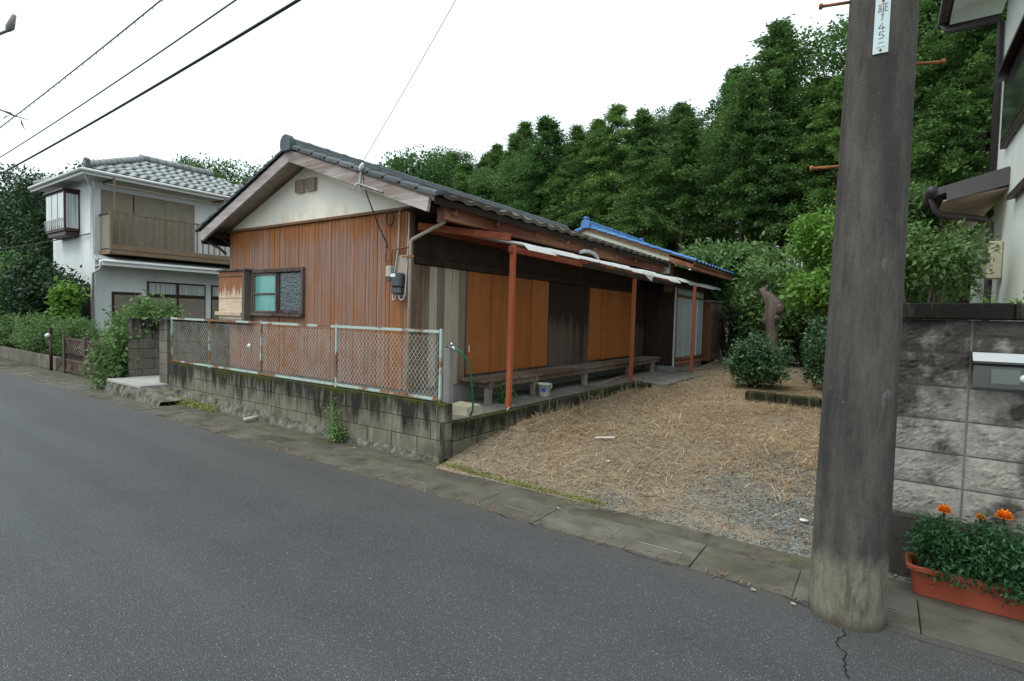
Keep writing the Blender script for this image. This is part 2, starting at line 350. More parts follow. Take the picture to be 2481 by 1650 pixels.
M['camellia'] = leafmat('camellia_foliage', (.03, .085, .038), (.105, .205, .085), tip=(.24, .33, .08), tr=.25, rough=.35)
M['garden'] = leafmat('garden_foliage', (.065, .15, .042), (.19, .31, .10))
M['marigold_leaf'] = leafmat('marigold_leaves', (.018, .07, .024), (.05, .15, .05), tr=.25)
M['petal'] = plain('orange_petal', (.85, .22, .005), .6, .2, 40)
M['yellow_leaf'] = leafmat('yellow_leaves', (.40, .22, .01), (.55, .33, .02))
M['moss'] = leafmat('yellow_moss', (.17, .20, .05), (.36, .38, .12), tr=.1)
M['straw'] = leafmat('dry_straw', (.25, .165, .088), (.62, .48, .29), tip=(.75, .66, .48), tr=.15, rough=.8)
M['brownstraw'] = leafmat('brown_dead_leaves', (.13, .075, .042), (.32, .20, .12), tr=.1, rough=.9)
b = NB('gravel_stone'); rv = b.attr('rnd'); c = b.mix(rv, (.12, .126, .112), (.36, .372, .345)); M['gravel'] = b.fin(c, .9)

# ------------------------------------------------------------------ object helpers
WL = {}
def reg(o, loc, parent):
    COL.objects.link(o); loc = Vector(loc)
    if parent is not None:
        o.parent = parent; o.location = loc - WL[parent.name]
    else: o.location = loc
    WL[o.name] = loc
    return o
def tag(o, label=None, cat=None, group=None, kind=None):
    if label: o['label'] = label
    if cat: o['category'] = cat
    if group: o['group'] = group
    if kind: o['kind'] = kind
    return o
def thing(name, loc, label, cat, group=None):
    o = bpy.data.objects.new(name, None); o.empty_display_size = .1
    reg(o, loc, None); return tag(o, label, cat, group)
def ob(name, me, loc, parent=None, rot=None):
    o = bpy.data.objects.new(name, me); reg(o, loc, parent)
    if rot is not None: o.rotation_euler = rot
    return o
def mesh(name, v, f, mat, smooth=False, rnd=None):
    me = bpy.data.meshes.new(name); me.from_pydata([tuple(a) for a in v], [], [tuple(a) for a in f]); me.update()
    if mat is not None: me.materials.append(M[mat])
    if smooth:
        me.polygons.foreach_set('use_smooth', [True]*len(me.polygons))
    return me
def npmesh(name, v, f, mat, rnd=None, smooth=False):
    """fast mesh from arrays: v (n,3), f (m,k)"""
    me = bpy.data.meshes.new(name); k = f.shape[1]
    me.vertices.add(len(v)); me.vertices.foreach_set('co', np.asarray(v, np.float32).ravel())
    me.loops.add(f.size); me.loops.foreach_set('vertex_index', f.astype(np.int32).ravel())
    me.polygons.add(len(f)); me.polygons.foreach_set('loop_start', np.arange(0, f.size, k, dtype=np.int32))
    if rnd is not None:
        a = me.attributes.new('rnd', 'FLOAT', 'POINT'); a.data.foreach_set('value', np.asarray(rnd, np.float32))
    me.update(calc_edges=True); me.validate()
    if smooth: me.polygons.foreach_set('use_smooth', [True]*len(me.polygons))
    me.materials.append(M[mat]); return me
_cb = {}
def cbox_mesh(sx, sy, sz, mat, bv):
    key = (round(sx, 4), round(sy, 4), round(sz, 4), mat, bv)
    if key in _cb: return _cb[key]
    hx, hy, hz = sx/2, sy/2, sz/2; bv = min(bv, hx*.6, hy*.6, hz*.6)
    if bv <= 0:
        v = [(x, y, z) for x in (-hx, hx) for y in (-hy, hy) for z in (-hz, hz)]
        f = [(0, 1, 3, 2), (4, 6, 7, 5), (0, 4, 5, 1), (2, 3, 7, 6), (0, 2, 6, 4), (1, 5, 7, 3)]
    else:
        v = []; idx = {}
        for i, x in enumerate((-1, 1)):
            for j, y in enumerate((-1, 1)):
                for k, z in enumerate((-1, 1)):
                    for a in range(3):
                        p = [x*(hx-bv), y*(hy-bv), z*(hz-bv)]; p[a] = (x*hx, y*hy, z*hz)[a]
                        idx[(i, j, k, a)] = len(v); v.append(tuple(p))
        f = []
        for a in range(3):
            o = [q for q in range(3) if q != a]
            for s in (0, 1):
                c = []
                for (p, q) in ((0, 0), (1, 0), (1, 1), (0, 1)):
                    t = [0, 0, 0]; t[a] = s; t[o[0]] = p; t[o[1]] = q; c.append(idx[(t[0], t[1], t[2], a)])
                f.append(c)
        for a in range(3):
            o = [q for q in range(3) if q != a]
            for p in (0, 1):
                for q in (0, 1):
                    t0 = [0, 0, 0]; t0[o[0]] = p; t0[o[1]] = q; t1 = list(t0); t1[a] = 1
                    f.append([idx[(*t0, o[0])], idx[(*t1, o[0])], idx[(*t1, o[1])], idx[(*t0, o[1])]])
        for i in (0, 1):
            for j in (0, 1):
                for k in (0, 1): f.append([idx[(i, j, k, 0)], idx[(i, j, k, 1)], idx[(i, j, k, 2)]])
        ff = []
        for c in f:                      # orient outwards
            p = [Vector(v[q]) for q in c]; n = (p[1]-p[0]).cross(p[2]-p[0]); m = sum(p, Vector())/len(p)
            ff.append(c if n.dot(m) > 0 else c[::-1])
        f = ff
    me = mesh(f'box_{mat}', v, f, mat); _cb[key] = me; return me
def box(name, x0, x1, y0, y1, z0, z1, mat, parent=None, bv=.004, rot=None):
    me = cbox_mesh(abs(x1-x0), abs(y1-y0), abs(z1-z0), mat, bv)
    return ob(name, me, ((x0+x1)/2, (y0+y1)/2, (z0+z1)/2), parent, rot)
def beam(name, a, b_, wd, ht, mat, parent=None, bv=.003):
    """rectangular bar from a to b; wd across (horizontal), ht upright"""
    a, b_ = Vector(a), Vector(b_); d = b_-a; L = d.length
    me = cbox_mesh(L, wd, ht, mat, bv); o = ob(name, me, (a+b_)/2, parent)
    o.rotation_euler = d.to_track_quat('X', 'Z').to_euler(); return o
def tube_geo(pts, r, seg=8, cap=True):
    pts = [Vector(p) for p in pts]; n = len(pts); rs = r if isinstance(r, (list, tuple)) else [r]*n
    V, F = [], []; ref = None
    for i, p in enumerate(pts):
        t = (pts[min(i+1, n-1)] - pts[max(i-1, 0)]).normalized()
        if ref is None: ref = Vector((0, 0, 1)) if abs(t.z) < .9 else Vector((1, 0, 0))
        s_ = (ref - t*ref.dot(t)).normalized(); ref = s_; u = t.cross(s_)
        for k in range(seg):
            a = 2*math.pi*k/seg; V.append(p + (s_*math.cos(a) + u*math.sin(a))*rs[i])
    for i in range(n-1):
        for k in range(seg):
            k2 = (k+1) % seg; F.append((i*seg+k, i*seg+k2, (i+1)*seg+k2, (i+1)*seg+k))
    if cap: F.append(tuple(range(seg))[::-1]); F.append(tuple((n-1)*seg+k for k in range(seg)))
    return V, F
def centred(name, V, F, mat, parent=None, smooth=False, base=None):
    V = [Vector(v) for v in V]
    if base is None:
        base = Vector([(min(v[i] for v in V)+max(v[i] for v in V))/2 for i in range(3)])
    base = Vector(base)
    return ob(name, mesh(name, [v-base for v in V], F, mat, smooth), base, parent)
def tube(name, pts, r, mat, parent=None, seg=8, smooth=True, base=None):
    V, F = tube_geo(pts, r, seg); return centred(name, V, F, mat, parent, smooth, base)
def prism(name, poly, axis, a0, a1, mat, parent=None):
    """extrude polygon (2D list) along axis ('y': poly in xz, 'x': poly in yz, 'z': poly in xy)"""
    def P(p, a): return {'y': (p[0], a, p[1]), 'x': (a, p[0], p[1]), 'z': (p[0], p[1], a)}[axis]
    n = len(poly); V = [P(p, a0) for p in poly] + [P(p, a1) for p in poly]
    F = [tuple(range(n)), tuple(range(2*n-1, n-1, -1))] + [(i, i+n, (i+1) % n+n, (i+1) % n) for i in range(n)]
    ar = sum(poly[i][0]*poly[(i+1) % n][1]-poly[(i+1) % n][0]*poly[i][1] for i in range(n))
    o = centred(name, V, F, mat, parent)
    me = o.data; import bmesh
    bm = bmesh.new(); bm.from_mesh(me); bmesh.ops.recalc_face_normals(bm, faces=bm.faces); bm.to_mesh(me); bm.free()
    return o
def place(name, me, loc, ex, ey, ez, parent):
    o = ob(name, me, loc, parent)
    o.rotation_euler = Matrix((Vector(ex), Vector(ey), Vector(ez))).transposed().to_euler(); return o
def ipol(x, pts):
    return float(np.interp(x, [p[0] for p in pts], [p[1] for p in pts]))

# ------------------------------------------------------------------ terrain
PROF = [(3.86, -.10), (4.0, -.01), (4.8, .10), (6, .19), (7.5, .26), (9, .30), (10.5, .345), (13, .40), (17, .62), (22, 1.1), (30, 2.4), (45, 5.5), (80, 10), (200, 16), (1200, 22)]
PY = np.array([p[0] for p in PROF]); PZ = np.array([p[1] for p in PROF])
def gz(x, y):
    z = np.interp(y, PY, PZ)
    x = np.asarray(x, float); y = np.asarray(y, float)
    z = z + .10*np.exp(-((x+3.5)/.30)**2 - ((y-5.4)/1.0)**2)
    z = z + np.where((y > 4.2) & (y < 11), .02*np.sin(x*3.1+y*1.7)*np.sin(y*2.3-x), 0)
    z = np.where((x < -3.70) & (y < 4.24) & (y > 3.9), -.06, z)
    inh = (x < -3.75) & (x > -11.4) & (y > 4.2) & (y < 15)
    z = np.where(inh, np.clip(z, .2, .33), z)
    z = np.where((x < -11.4) & (y > 4.3) & (y < 12), np.clip(z, .1, .25), z)
    return z
gxs = np.unique(np.concatenate([np.linspace(-1200, -70, 12), np.linspace(-70, -24, 16), np.linspace(-24, -4, 60), np.linspace(-4, 1.5, 60), np.linspace(1.5, 30, 20), np.linspace(30, 1200, 12)]))
gys = np.unique(np.concatenate([np.linspace(-1200, -10, 10), np.array([-8, 0, 3.0, 3.86, 3.93]), np.linspace(4, 12, 80), np.linspace(12, 50, 30), np.linspace(50, 1200, 14)]))
gxs = np.unique(np.append(gxs, [-3.76, -3.74, -3.71, -3.69])); X_, Y_ = np.meshgrid(gxs, gys)
Z_ = gz(X_, Y_)
nx, ny = len(gxs), len(gys)
ii, jj = np.meshgrid(np.arange(nx-1), np.arange(ny-1)); a = (jj*nx+ii).ravel()
F_ = np.stack([a, a+1, a+1+nx, a+nx], 1)
me = npmesh('ground', np.stack([X_.ravel(), Y_.ravel(), Z_.ravel()], 1), F_, 'yard', smooth=True)
me.materials.append(M['floor'])
cy_ = (Y_[:-1, :-1]).ravel(); cx_ = X_[:-1, :-1].ravel()
me.polygons.foreach_set('material_index', ((cy_ > 15) | (cx_ < -11.5)).astype(np.int32))
tag(ob('ground', me, (0, 0, 0)), kind='structure')

# ------------------------------------------------------------------ road, gutter, kerb strip
road = box('road', -90, 40, -3.2, 3.37, -.20, 0, 'asphalt', bv=0); tag(road, kind='structure')
def ribbon(name, pts, wd, z, mat, parent):
    V, F = [], []
    for i, (x, y) in enumerate(pts):
        ww = wd*random.uniform(.4, 1.2)
        V += [(x-ww, y-ww*.3, z), (x+ww, y+ww*.3, z)]
    for i in range(len(pts)-1): F.append((2*i, 2*i+1, 2*i+3, 2*i+2))
    return centred(name, V, F, mat, parent)
pts = [(-.10, 3.17)]
for i in range(22): pts.append((pts[-1][0]+random.uniform(-.012, .021), pts[-1][1]-random.uniform(.014, .028)))
ribbon('crack', pts, .0035, .004, 'crack', road)
pts = [(.10, 3.30)]
for i in range(14): pts.append((pts[-1][0]+random.uniform(.03, .08), pts[-1][1]+random.uniform(-.012, .012)))
ribbon('crack', pts, .005, .004, 'crack', road)
pts = [(-.28, 3.30)]
for i in range(26): pts.append((pts[-1][0]-random.uniform(.06, .12), 3.345+random.uniform(-.018, .012)))
ribbon('crack', pts, .006, .004, 'crack', road)
gut = box('drain_channel', -60, 6, 3.372, 3.80, -.25, -.035, 'mortar_dark', bv=0); tag(gut, kind='structure')
# slotted covers: every other one has a drain slot
for i in range(-46, 8):
    x0 = -1.53 + i*.585; x1 = x0+.585
    if x1 > 5: break
    dz = random.uniform(-.004, .004); g = random.choice((.0008, .001, .001, .0012, .003))
    if i % 2 == 0:
        c0, c1, y0, y1 = x0+.26-.15+.08, x0+.26+.15+.08, 3.535, 3.575
        V, F = [], []
        def slab(xa, xb, ya, yb):
            n = len(V); V.extend([(xa, ya, -.06), (xb, ya, -.06), (xb, yb, -.06), (xa, yb, -.06), (xa, ya, dz), (xb, ya, dz), (xb, yb, dz), (xa, yb, dz)])
            F.extend([(n, n+3, n+2, n+1), (n+4, n+5, n+6, n+7), (n, n+1, n+5, n+4), (n+1, n+2, n+6, n+5), (n+2, n+3, n+7, n+6), (n+3, n, n+4, n+7)])
        slab(x0+g, x1-g, 3.378, y0); slab(x0+g, x1-g, y1, 3.796); slab(x0+g, c0, y0, y1); slab(c1, x1-g, y0, y1)
        o = centred('cover_slab', V, F, 'gutter', gut)
        box('slot_rim', c0, c1, 3.551, 3.559, -.03, dz+.002, 'galv', o, 0)
    else:
        box('cover_slab', x0+g, x1-g, 3.378, 3.796, -.06, dz, 'gutter', gut, .005)
kerb = box('kerb_strip', -60, 6, 3.803, 4.03, -.25, -.004, 'kerb', bv=.006); tag(kerb, kind='structure')
kb2 = box('kerb_fill', -60, -3.70, 4.031, 4.16, -.25, -.001, 'kerb', bv=0); tag(kb2, kind='structure')
# concrete collar strip between gutter and asphalt

# ------------------------------------------------------------------ front block wall with its footing
def rough_strip(name, x0, x1, yf, yb, zb, ztop, mat, parent, seed=1, n=90):
    """lumpy cast footing: ztop is a function of x"""
    r = np.random.default_rng(seed); xs = np.linspace(x0, x1, n); V = []; F = []
    for i, x in enumerate(xs):
        zt = ztop(x)+r.normal(0, .007); j = r.normal(0, .008, 4)
        V += [(x, yf-.035+j[0], zb), (x, yf-.012+j[1], zb+(zt-zb)*.55), (x, yf+.010+j[2], zt), (x, yb, zt+.0)]
    for i in range(n-1):
        for k in range(3): F.append((4*i+k, 4*i+4+k, 4*i+5+k, 4*i+1+k))
    return centred(name, V, F, mat, parent)
fw_ = thing('block_wall', (-6.8, 4.2, 0), 'low mouldy concrete block wall under the rusty mesh fence', 'wall')
prism('mortar_core', [(-10.0, -.05), (-3.73, -.05), (-3.73, .612), (-10.0, .612)], 'y', 4.147, 4.247, 'mortar_dark', fw_)
for row in range(3):
    z0 = .04+row*.194; z1 = z0+.186
    if row == 2: z1 = .62
    off = .2 if row % 2 else 0.
    x = -3.70-off if off else -3.70
    edges = [-3.70] + ([-3.70-off] if off else [])
    while edges[-1] > -10.0: edges.append(max(-10.02, edges[-1]-.40))
    for e1, e0 in zip(edges[:-1], edges[1:]):
        if e1-e0 < .05: continue
        d = random.uniform(-.002, .003)
        box('block', e0+.004, e1-.004, 4.137+d, 4.257+d, z0, z1, 'block', fw_, .004)
rough_strip('footing', -10.2, -3.70, 4.125, 4.16, -.06, lambda x: ipol(x, [(-10.2, .21), (-8, .17), (-6, .10), (-3.7, .05)]), 'footing', fw_, 3, 150)
tube('end_pipe', [(-3.715, 4.115, -.03), (-3.715, 4.115, .44)], .024, 'curb', fw_, 8)

# ------------------------------------------------------------------ mesh fence
fe = thing('mesh_fence', (-6.8, 4.2, .62), 'pale mint chain-link fence with rust-eaten rails on the block wall', 'fence')
PX = [-10.04, -8.74, -7.26, -5.57, -3.83]
for x in PX: box('post', x-.014, x+.014, 4.186, 4.214, .60, 1.405, 'mint', fe, .003)
for a_, c_ in zip(PX[:-1], PX[1:]):
    box('top_rail', a_+.02, c_-.02, 4.185, 4.190, 1.362, 1.392, 'mint', fe, 0)
    box('top_flange', a_+.02, c_-.02, 4.191, 4.215, 1.387, 1.392, 'mint', fe, 0)
    box('bottom_rail', a_+.02, c_-.02, 4.185, 4.190, .640, .672, 'mint', fe, 0)
    box('bottom_flange', a_+.02, c_-.02, 4.191, 4.215, .640, .645, 'mint', fe, 0)
    V, F = [], []; p = .030; hh = .0365; nz = int(.69/hh)
    nw = int((c_-a_-.04)/p)
    for k in range(nw):
        xa = a_+.02+k*p
        sag = 0.
        for j in range(nz):
            s0, s1 = ((0, 1) if (j+k) % 2 == 0 else (1, 0))
            za = .672+j*hh; zb = za+hh
            pa = Vector((xa+s0*p+sag*(j % 3), 4.200+(.003 if s0 else -.003), za)); pb = Vector((xa+s1*p+sag*((j+1) % 3), 4.200+(.003 if s1 else -.003), zb))
            d = (pb-pa).normalized(); u = Vector((0, 1, 0)); s_ = d.cross(u); n = len(V); r = .0018
            for q in (pa, pb):
                for ang in (0, 2.094, 4.189): V.append(q+(u*math.cos(ang)+s_*math.sin(ang))*r)
            for t in range(3): F.append((n+t, n+(t+1) % 3, n+3+(t+1) % 3, n+3+t))
    centred('wire_mesh', V, F, 'wire_mesh', fe)['kind'] = 'stuff'
kn = tube('fence_knob', [(-7.53, 4.155, 1.036), (-7.53, 4.17, 1.036), (-7.53, 4.197, 1.036)], [.022, .035, .02], 'white')
tag(kn, 'small white knob fixed to the chain-link fence mesh', 'knob')

# ------------------------------------------------------------------ gateway pier, side wall and step on the left
pr = thing('gate_pier', (-10.2, 4.3, 0), 'grey block gate pier with small cyan tag beside the mesh fence', 'pier')
for k in range(7):
    box('block', -10.36, -10.06, 4.13, 4.29, .0+k*.196, .188+k*.196, 'pier', pr, .005)
    box('block', -10.36, -10.06, 4.30, 4.68, .0+k*.196, .188+k*.196, 'pier', pr, .005)
box('mortar_core', -10.35, -10.07, 4.14, 4.67, 0, 1.365, 'mortar_dark', pr, 0)
box('tag_plate', -10.058, -10.050, 4.18, 4.23, 1.12, 1.19, 'cyan', pr, .002)
sw = thing('side_wall', (-11.5, 6.0, 0), 'grey concrete block wall running back from the pale gateway step', 'wall')
box('mortar_core', -11.62, -11.51, 4.12, 8.2, 0, 1.34, 'mortar_dark', sw, 0)
for k in range(7):
    y = 4.1-(.2 if k % 2 else 0)
    while y < 8.2:
        ya, yb = max(y, 4.1), min(y+.4, 8.2)
        if yb-ya > .05: box('block', -11.63, -11.50, ya+.004, yb-.004, k*.194, k*.194+.187, 'pier', sw, .004)
        y += .4
stp = thing('gate_step', (-10.8, 4.0, 0), 'pale concrete gateway step with mossy front between pier and side wall', 'step')
box('step_slab', -11.48, -10.05, 3.72, 5.4, .20, .25, 'step', stp, .008)
rough_strip('step_base', -11.5, -9.3, 3.72, 4.1, -.08, lambda x: .205 if x < -10.0 else ipol(x, [(-10, .205), (-9.3, .05)]), 'footing', stp, 5, 40)
box('step_fill', -11.47, -10.06, 3.74, 5.39, -.05, .198, 'footing', stp, 0)

# ------------------------------------------------------------------ terrace and its kerb
ter = box('terrace', -8.6, -3.80, 4.26, 15.6, .05, .405, 'terrace', bv=0); tag(ter, kind='structure')
ter2 = box('terrace_apron', -3.80, -3.22, 9.62, 14.9, .05, .398, 'terrace', bv=.01); tag(ter2, kind='structure')
tk = thing('terrace_kerb', (-3.75, 6.7, .1), 'low stained block kerb along the concrete terrace edge', 'kerb')
for row in range(2):
    y = 4.262-(.2 if row else 0)
    while y < 9.6:
        ya, yb = max(4.262, y), min(9.62, y+.4)
        if yb-ya > .05: box('block', -3.80, -3.68, ya+.003, yb-.003, .02+row*.2, .212+row*.2+(.0 if row else 0), 'curb', tk, .005)
        y += .4
box('mossy_end', -3.80, -3.42, 9.06, 9.42, .1, .415, 'mossblock', tk, .02)

# ------------------------------------------------------------------ the old wooden house
XS, YG = -4.62, 4.52
XL = -8.73
ho = thing('wooden_house', (-6.67, 8.1, .4), 'single-storey weathered orange-brown wooden house with tiled gable roof', 'house')
box('foundation', XL+.02, XS-.02, YG+.02, 12.2, .30, .66, 'foundation', ho, .005)
box('inner_wall', XL+.03, XS-.03, YG+.03, 12.15, .64, 2.78, 'dark_board', ho, 0)
# gable siding boards
wx0, wx1, wz0, wz1 = -8.0, -6.72, 1.48, 2.16
x = XL; i = 0
while x < XS-.02:
    wdt = random.choice((.07, .075, .08)); xe = min(XS, x+wdt)
    segs = [(.63, 2.775)]
    if xe > wx0+.02 and x < wx1-.02: segs = [(.63, wz0), (wz1, 2.775)]
    d = random.uniform(-.004, .004); g = random.choice((.0012, .0015, .002, .002, .003)) if random.random() > .10 else .010
    for z0, z1 in segs: box('siding_board', x+.001, xe-g, YG-.012+d, YG+.028, z0+random.uniform(0, .01), z1, 'siding', ho, .003)
    x = xe; i += 1
box('trim_board', XL-.03, XS+.03, YG-.045, YG+.02, 2.777, 2.815, 'trim', ho, .005)
# plaster gable
prism('gable_plaster', [(XL, 2.80), (XS, 2.80), (XS, 2.88), (-6.62, 3.60), (XL, 2.82)], 'y', YG, YG+.06, 'plaster', ho)
for vx in (-6.80, -6.555):
    v = box('vent', vx-.10, vx+.10, YG-.03, YG+.005, 3.215, 3.385, 'ochre', ho, .004)
    for k in range(6): box('slat', vx-.075, vx+.075, YG-.045, YG-.032, 3.235+k*.023, 3.248+k*.023, 'pipe', v, 0)
    for sx in (-1, 1): box('frame', vx+sx*.092-.008, vx+sx*.092+.008, YG-.05, YG-.031, 3.215, 3.385, 'pipe', v, 0)
    for zz in (3.219, 3.381): box('frame', vx-.084, vx+.084, YG-.05, YG-.031, zz-.006, zz+.006, 'pipe', v, 0)
# roof planes
RX, RZ = -6.62, 3.735; ER = (-3.98, 2.825); EL = (-9.15, 2.80); RY0, RY1 = 4.17, 11.72
def deck(name, e, s):
    o = .055
    prism(name, [(RX, RZ-.012), (e[0], e[1]-.012), (e[0], e[1]-.012-o), (RX, RZ-.012-o)], 'y', 4.238, RY1, 'soffit', ho)
deck('roof_deck', ER, 1); deck('roof_deck', EL, -1)
# barge boards
prism('barge_board', [(RX, 3.70), (-4.04, 2.80), (-4.07, 2.655), (RX, 3.545)], 'y', 4.195, 4.235, 'weathered', ho)
prism('barge_board', [(RX, 3.70), (RX, 3.545), (-8.98, 2.64), (-9.06, 2.765)], 'y', 4.195, 4.235, 'weathered', ho)
# hanging flake of soffit board
prism('loose_board', [(-5.86, 3.33), (-5.20, 3.10), (-5.16, 3.04), (-5.30, 3.03), (-5.90, 3.26)], 'y', 4.30, 4.31, 'plaster', ho)
def tile_mesh(name, wd, ln, th, wave, mat, seg=6):
    """x across, y down the slope, z up; curved pan with a front lip"""
    V, F = [], []
    for j, yy in enumerate((0, ln)):
        for k in range(seg+1):
            t = k/seg; V.append((t*wd, yy, wave*math.sin(t*2*math.pi+.6)+(th if j else .003)))
    for k in range(seg): F.append((k, seg+1+k, seg+2+k, k+1))
    n = len(V)
    for k in range(seg+1): q = V[seg+1+k]; V.append((q[0], q[1], q[2]-th))
    for k in range(seg): F.append((seg+1+k, n+k, n+k+1, seg+2+k))
    n2 = len(V)                       # side lips
    for k in (0, seg):
        V.append((V[k][0], V[k][1], V[k][2]-th)); 
    F.append((0, n2, n, seg+1)); F.append((seg, 2*seg+1, n+seg, n2+1))
    return mesh(name, V, F, mat, False)
def slope_tiles(parent, ridge, eave, y0, y1, facing, me, wd, ex, part='roof_tile', skip=None, zoff=0., n_limit=None):
    """rows of tiles on a slope whose ridge runs along y. facing=+1 falls towards +x"""
    rx, rz = ridge; ex_, ez_ = eave; v = Vector((ex_-rx, 0, ez_-rz)); L = v.length; v.normalize()
    u = Vector((0, -facing, 0)); n = u.cross(v)
    if n.z < 0: n = -n
    rows = int(round(L/ex)); e = L/rows; cols = int(round((y1-y0)/wd)); wdd = (y1-y0)/cols
    cnt = 0
    for r in range(rows):
        for c in range(cols):
            if skip and skip(r, c, rows, cols): continue
            st = Vector((rx, y1 if facing > 0 else y0, rz)) + v*(r*e) + u*(c*wdd) + n*(zoff+random.uniform(-.002, .003))
            place(part, me, st, u, v, n, parent); cnt += 1
    return cnt
tm = tile_mesh('tile_main', .312, .262, .045, .013, 'tile_main')
slope_tiles(ho, (RX, RZ), ER, RY0+.16, RY1, 1, tm, .308, .233)
# the far slope faces away from the road: one joined covering
V, F = [], []
for r in range(11):
    t0, t1 = r/11, (r+1)/11
    for (t, dz) in ((t0, .004), (t1, .034)):
        V += [(RX+(EL[0]-RX)*t, RY0+.16, RZ+(EL[1]-RZ)*t+dz), (RX+(EL[0]-RX)*t, RY1, RZ+(EL[1]-RZ)*t+dz)]
    n = 4*r; F.append((n, n+1, n+3, n+2))
    if r: F.append((n-2, n-1, n+1, n))
centred('roof_covering', V, F, 'tile_main', ho)['kind'] = 'stuff'
# verge tiles along both sloping gable edges
def verge(parent, ridge, eave, y, n, mat, h=.10, wd=.17):
    rx, rz = ridge; v = Vector((eave[0]-rx, 0, eave[1]-rz)); L = v.length; v.normalize(); e = L/n
    for k in range(n):
        a = Vector((rx, y, rz))+v*(k*e-.01); b_ = Vector((rx, y, rz))+v*((k+1)*e+.025)
        up_ = Vector((0, 0, 1)); lift = .012+.012
        V = []
        for q, dz in ((a, .018), (b_, .030)):
            for (dy, z) in ((0, -h+.03), (0, .0), (.03, .028), (wd*.75, .034), (wd, .012)): V.append(q+Vector((0, dy, z+dz)))
        F = [(i, i+1, i+6, i+5) for i in range(4)]+[(5, 6, 7, 8, 9), (4, 3, 2, 1, 0)]
        centred('verge_tile', V, F, mat, parent)
verge(ho, (RX, RZ), (ER[0]+.03, ER[1]-.01), RY0, 10, 'tile_verge', .065, .15)
verge(ho, (RX, RZ), (EL[0]-.03, EL[1]-.01), RY0, 10, 'tile_verge', .065, .15)
# ridge: half-round caps and the end tile
def ridge(parent, x, z, y0, y1, n, mat, r=.085, endpart=True, base=True, lift=.03):
    e = (y1-y0)/n
    if base: prism('ridge_bed', [(x-.14, z-.03), (x+.14, z-.03), (x+.10, z+.035), (x-.10, z+.035)], 'y', y0+.03, y1-.03, mat, parent)
    for k in range(n):
        V, F = [], []; s = 8
        for j, (yy, rr) in enumerate(((y0+k*e-.01, r*1.06), (y0+k*e+.05, r*1.06), (y0+k*e+.06, r*.97), (y0+(k+1)*e, r*.97))):
            for q in range(s+1): an = math.pi*q/s; V.append((x+rr*1.15*math.cos(an), yy, z+lift+rr*math.sin(an)))
        for j in range(3):
            for q in range(s): F.append((j*(s+1)+q, j*(s+1)+q+1, (j+1)*(s+1)+q+1, (j+1)*(s+1)+q))
        F.append(tuple(range(s+1)))
        centred('ridge_tile', V, F, mat, parent)
    if endpart:
        prism('ridge_end_tile', [(x-.10, z-.09), (x+.10, z-.09), (x+.115, z-.01), (x+.105, z+.06), (x+.065, z+.105), (x, z+.125), (x-.065, z+.105), (x-.105, z+.06), (x-.115, z-.01)], 'y', y0-.05, y0+.02, mat, parent)
ridge(ho, RX, RZ+.03, RY0+.02, RY1, 26, 'tile_verge', .07, True)
# side walls: boards, lintel, shutters
def side_boards(y0, y1, z0, z1, mat, lst=None):
    y = y0; k = 0
    while y < y1-.02:
        ye = min(y1, y+random.choice((.13, .14, .15))); d = random.uniform(-.003, .004)
        mm = mat if not lst or k not in lst else lst[k]
        box('siding_board', XS-.03, XS+.012+d, y+.002, ye-.004, z0, z1, mm, ho, .003); y = ye; k += 1
side_boards(YG+.03, 5.52, .645, 2.15, 'side_board', {2: 'peeled', 3: 'side_board', 4: 'peeled', 5: 'peeled'})
side_boards(7.70, 9.13, .70, 2.15, 'dark_side')  # boards beneath the canopy, colour darkened to hold its shade
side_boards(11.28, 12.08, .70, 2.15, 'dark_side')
box('corner_post', XS-.06, XS+.02, YG-.02, YG+.03, .63, 2.79, 'side_board', ho, .004)
box('lintel', XS-.03, XS+.05, YG+.03, 12.08, 2.155, 2.235, 'dark_board', ho, .005)
box('upper_wall', XS-.03, XS+.005, YG+.03, 12.08, 2.237, 2.80, 'dark_board', ho, 0)  # lintel and upper wall coloured near black in place of canopy shade
def shutter_set(y0, y1, z0, z1, n):
    fr = box('shutter_frame', XS-.04, XS+.0, y0-.04, y1+.04, z0-.05, z1+.002, 'dark_frame', ho, .004)
    e = (y1-y0)/n
    for k in range(n):
        xo = XS+.012+(.012 if k % 2 else 0)
        p = box('shutter_panel', XS+.001, xo, y0+k*e+.002, y0+(k+1)*e-.002, z0, z1, 'orange_panel', ho, .002)
        box('edge_stile', xo, xo+.006, y0+k*e+.004, y0+k*e+.030, z0+.01, z1-.01, 'orange_panel', p, 0)
        if k == 1: box('batten', xo, xo+.003, y0+(k+.5)*e-.002, y0+(k+.5)*e+.002, z0+.01, z1-.01, 'trim', p, 0)
shutter_set(5.56, 7.655, .755, 2.15, 4)
shutter_set(9.18, 11.235, .755, 2.15, 4)
box('door_handle', XS+.026, XS+.034, 5.585, 5.60, 1.06, 1.16, 'white', ho, 0)
box('eave_trim', -3.99, -3.972, RY0+.05, RY1, 2.735, 2.812, 'dark_board', ho, 0)
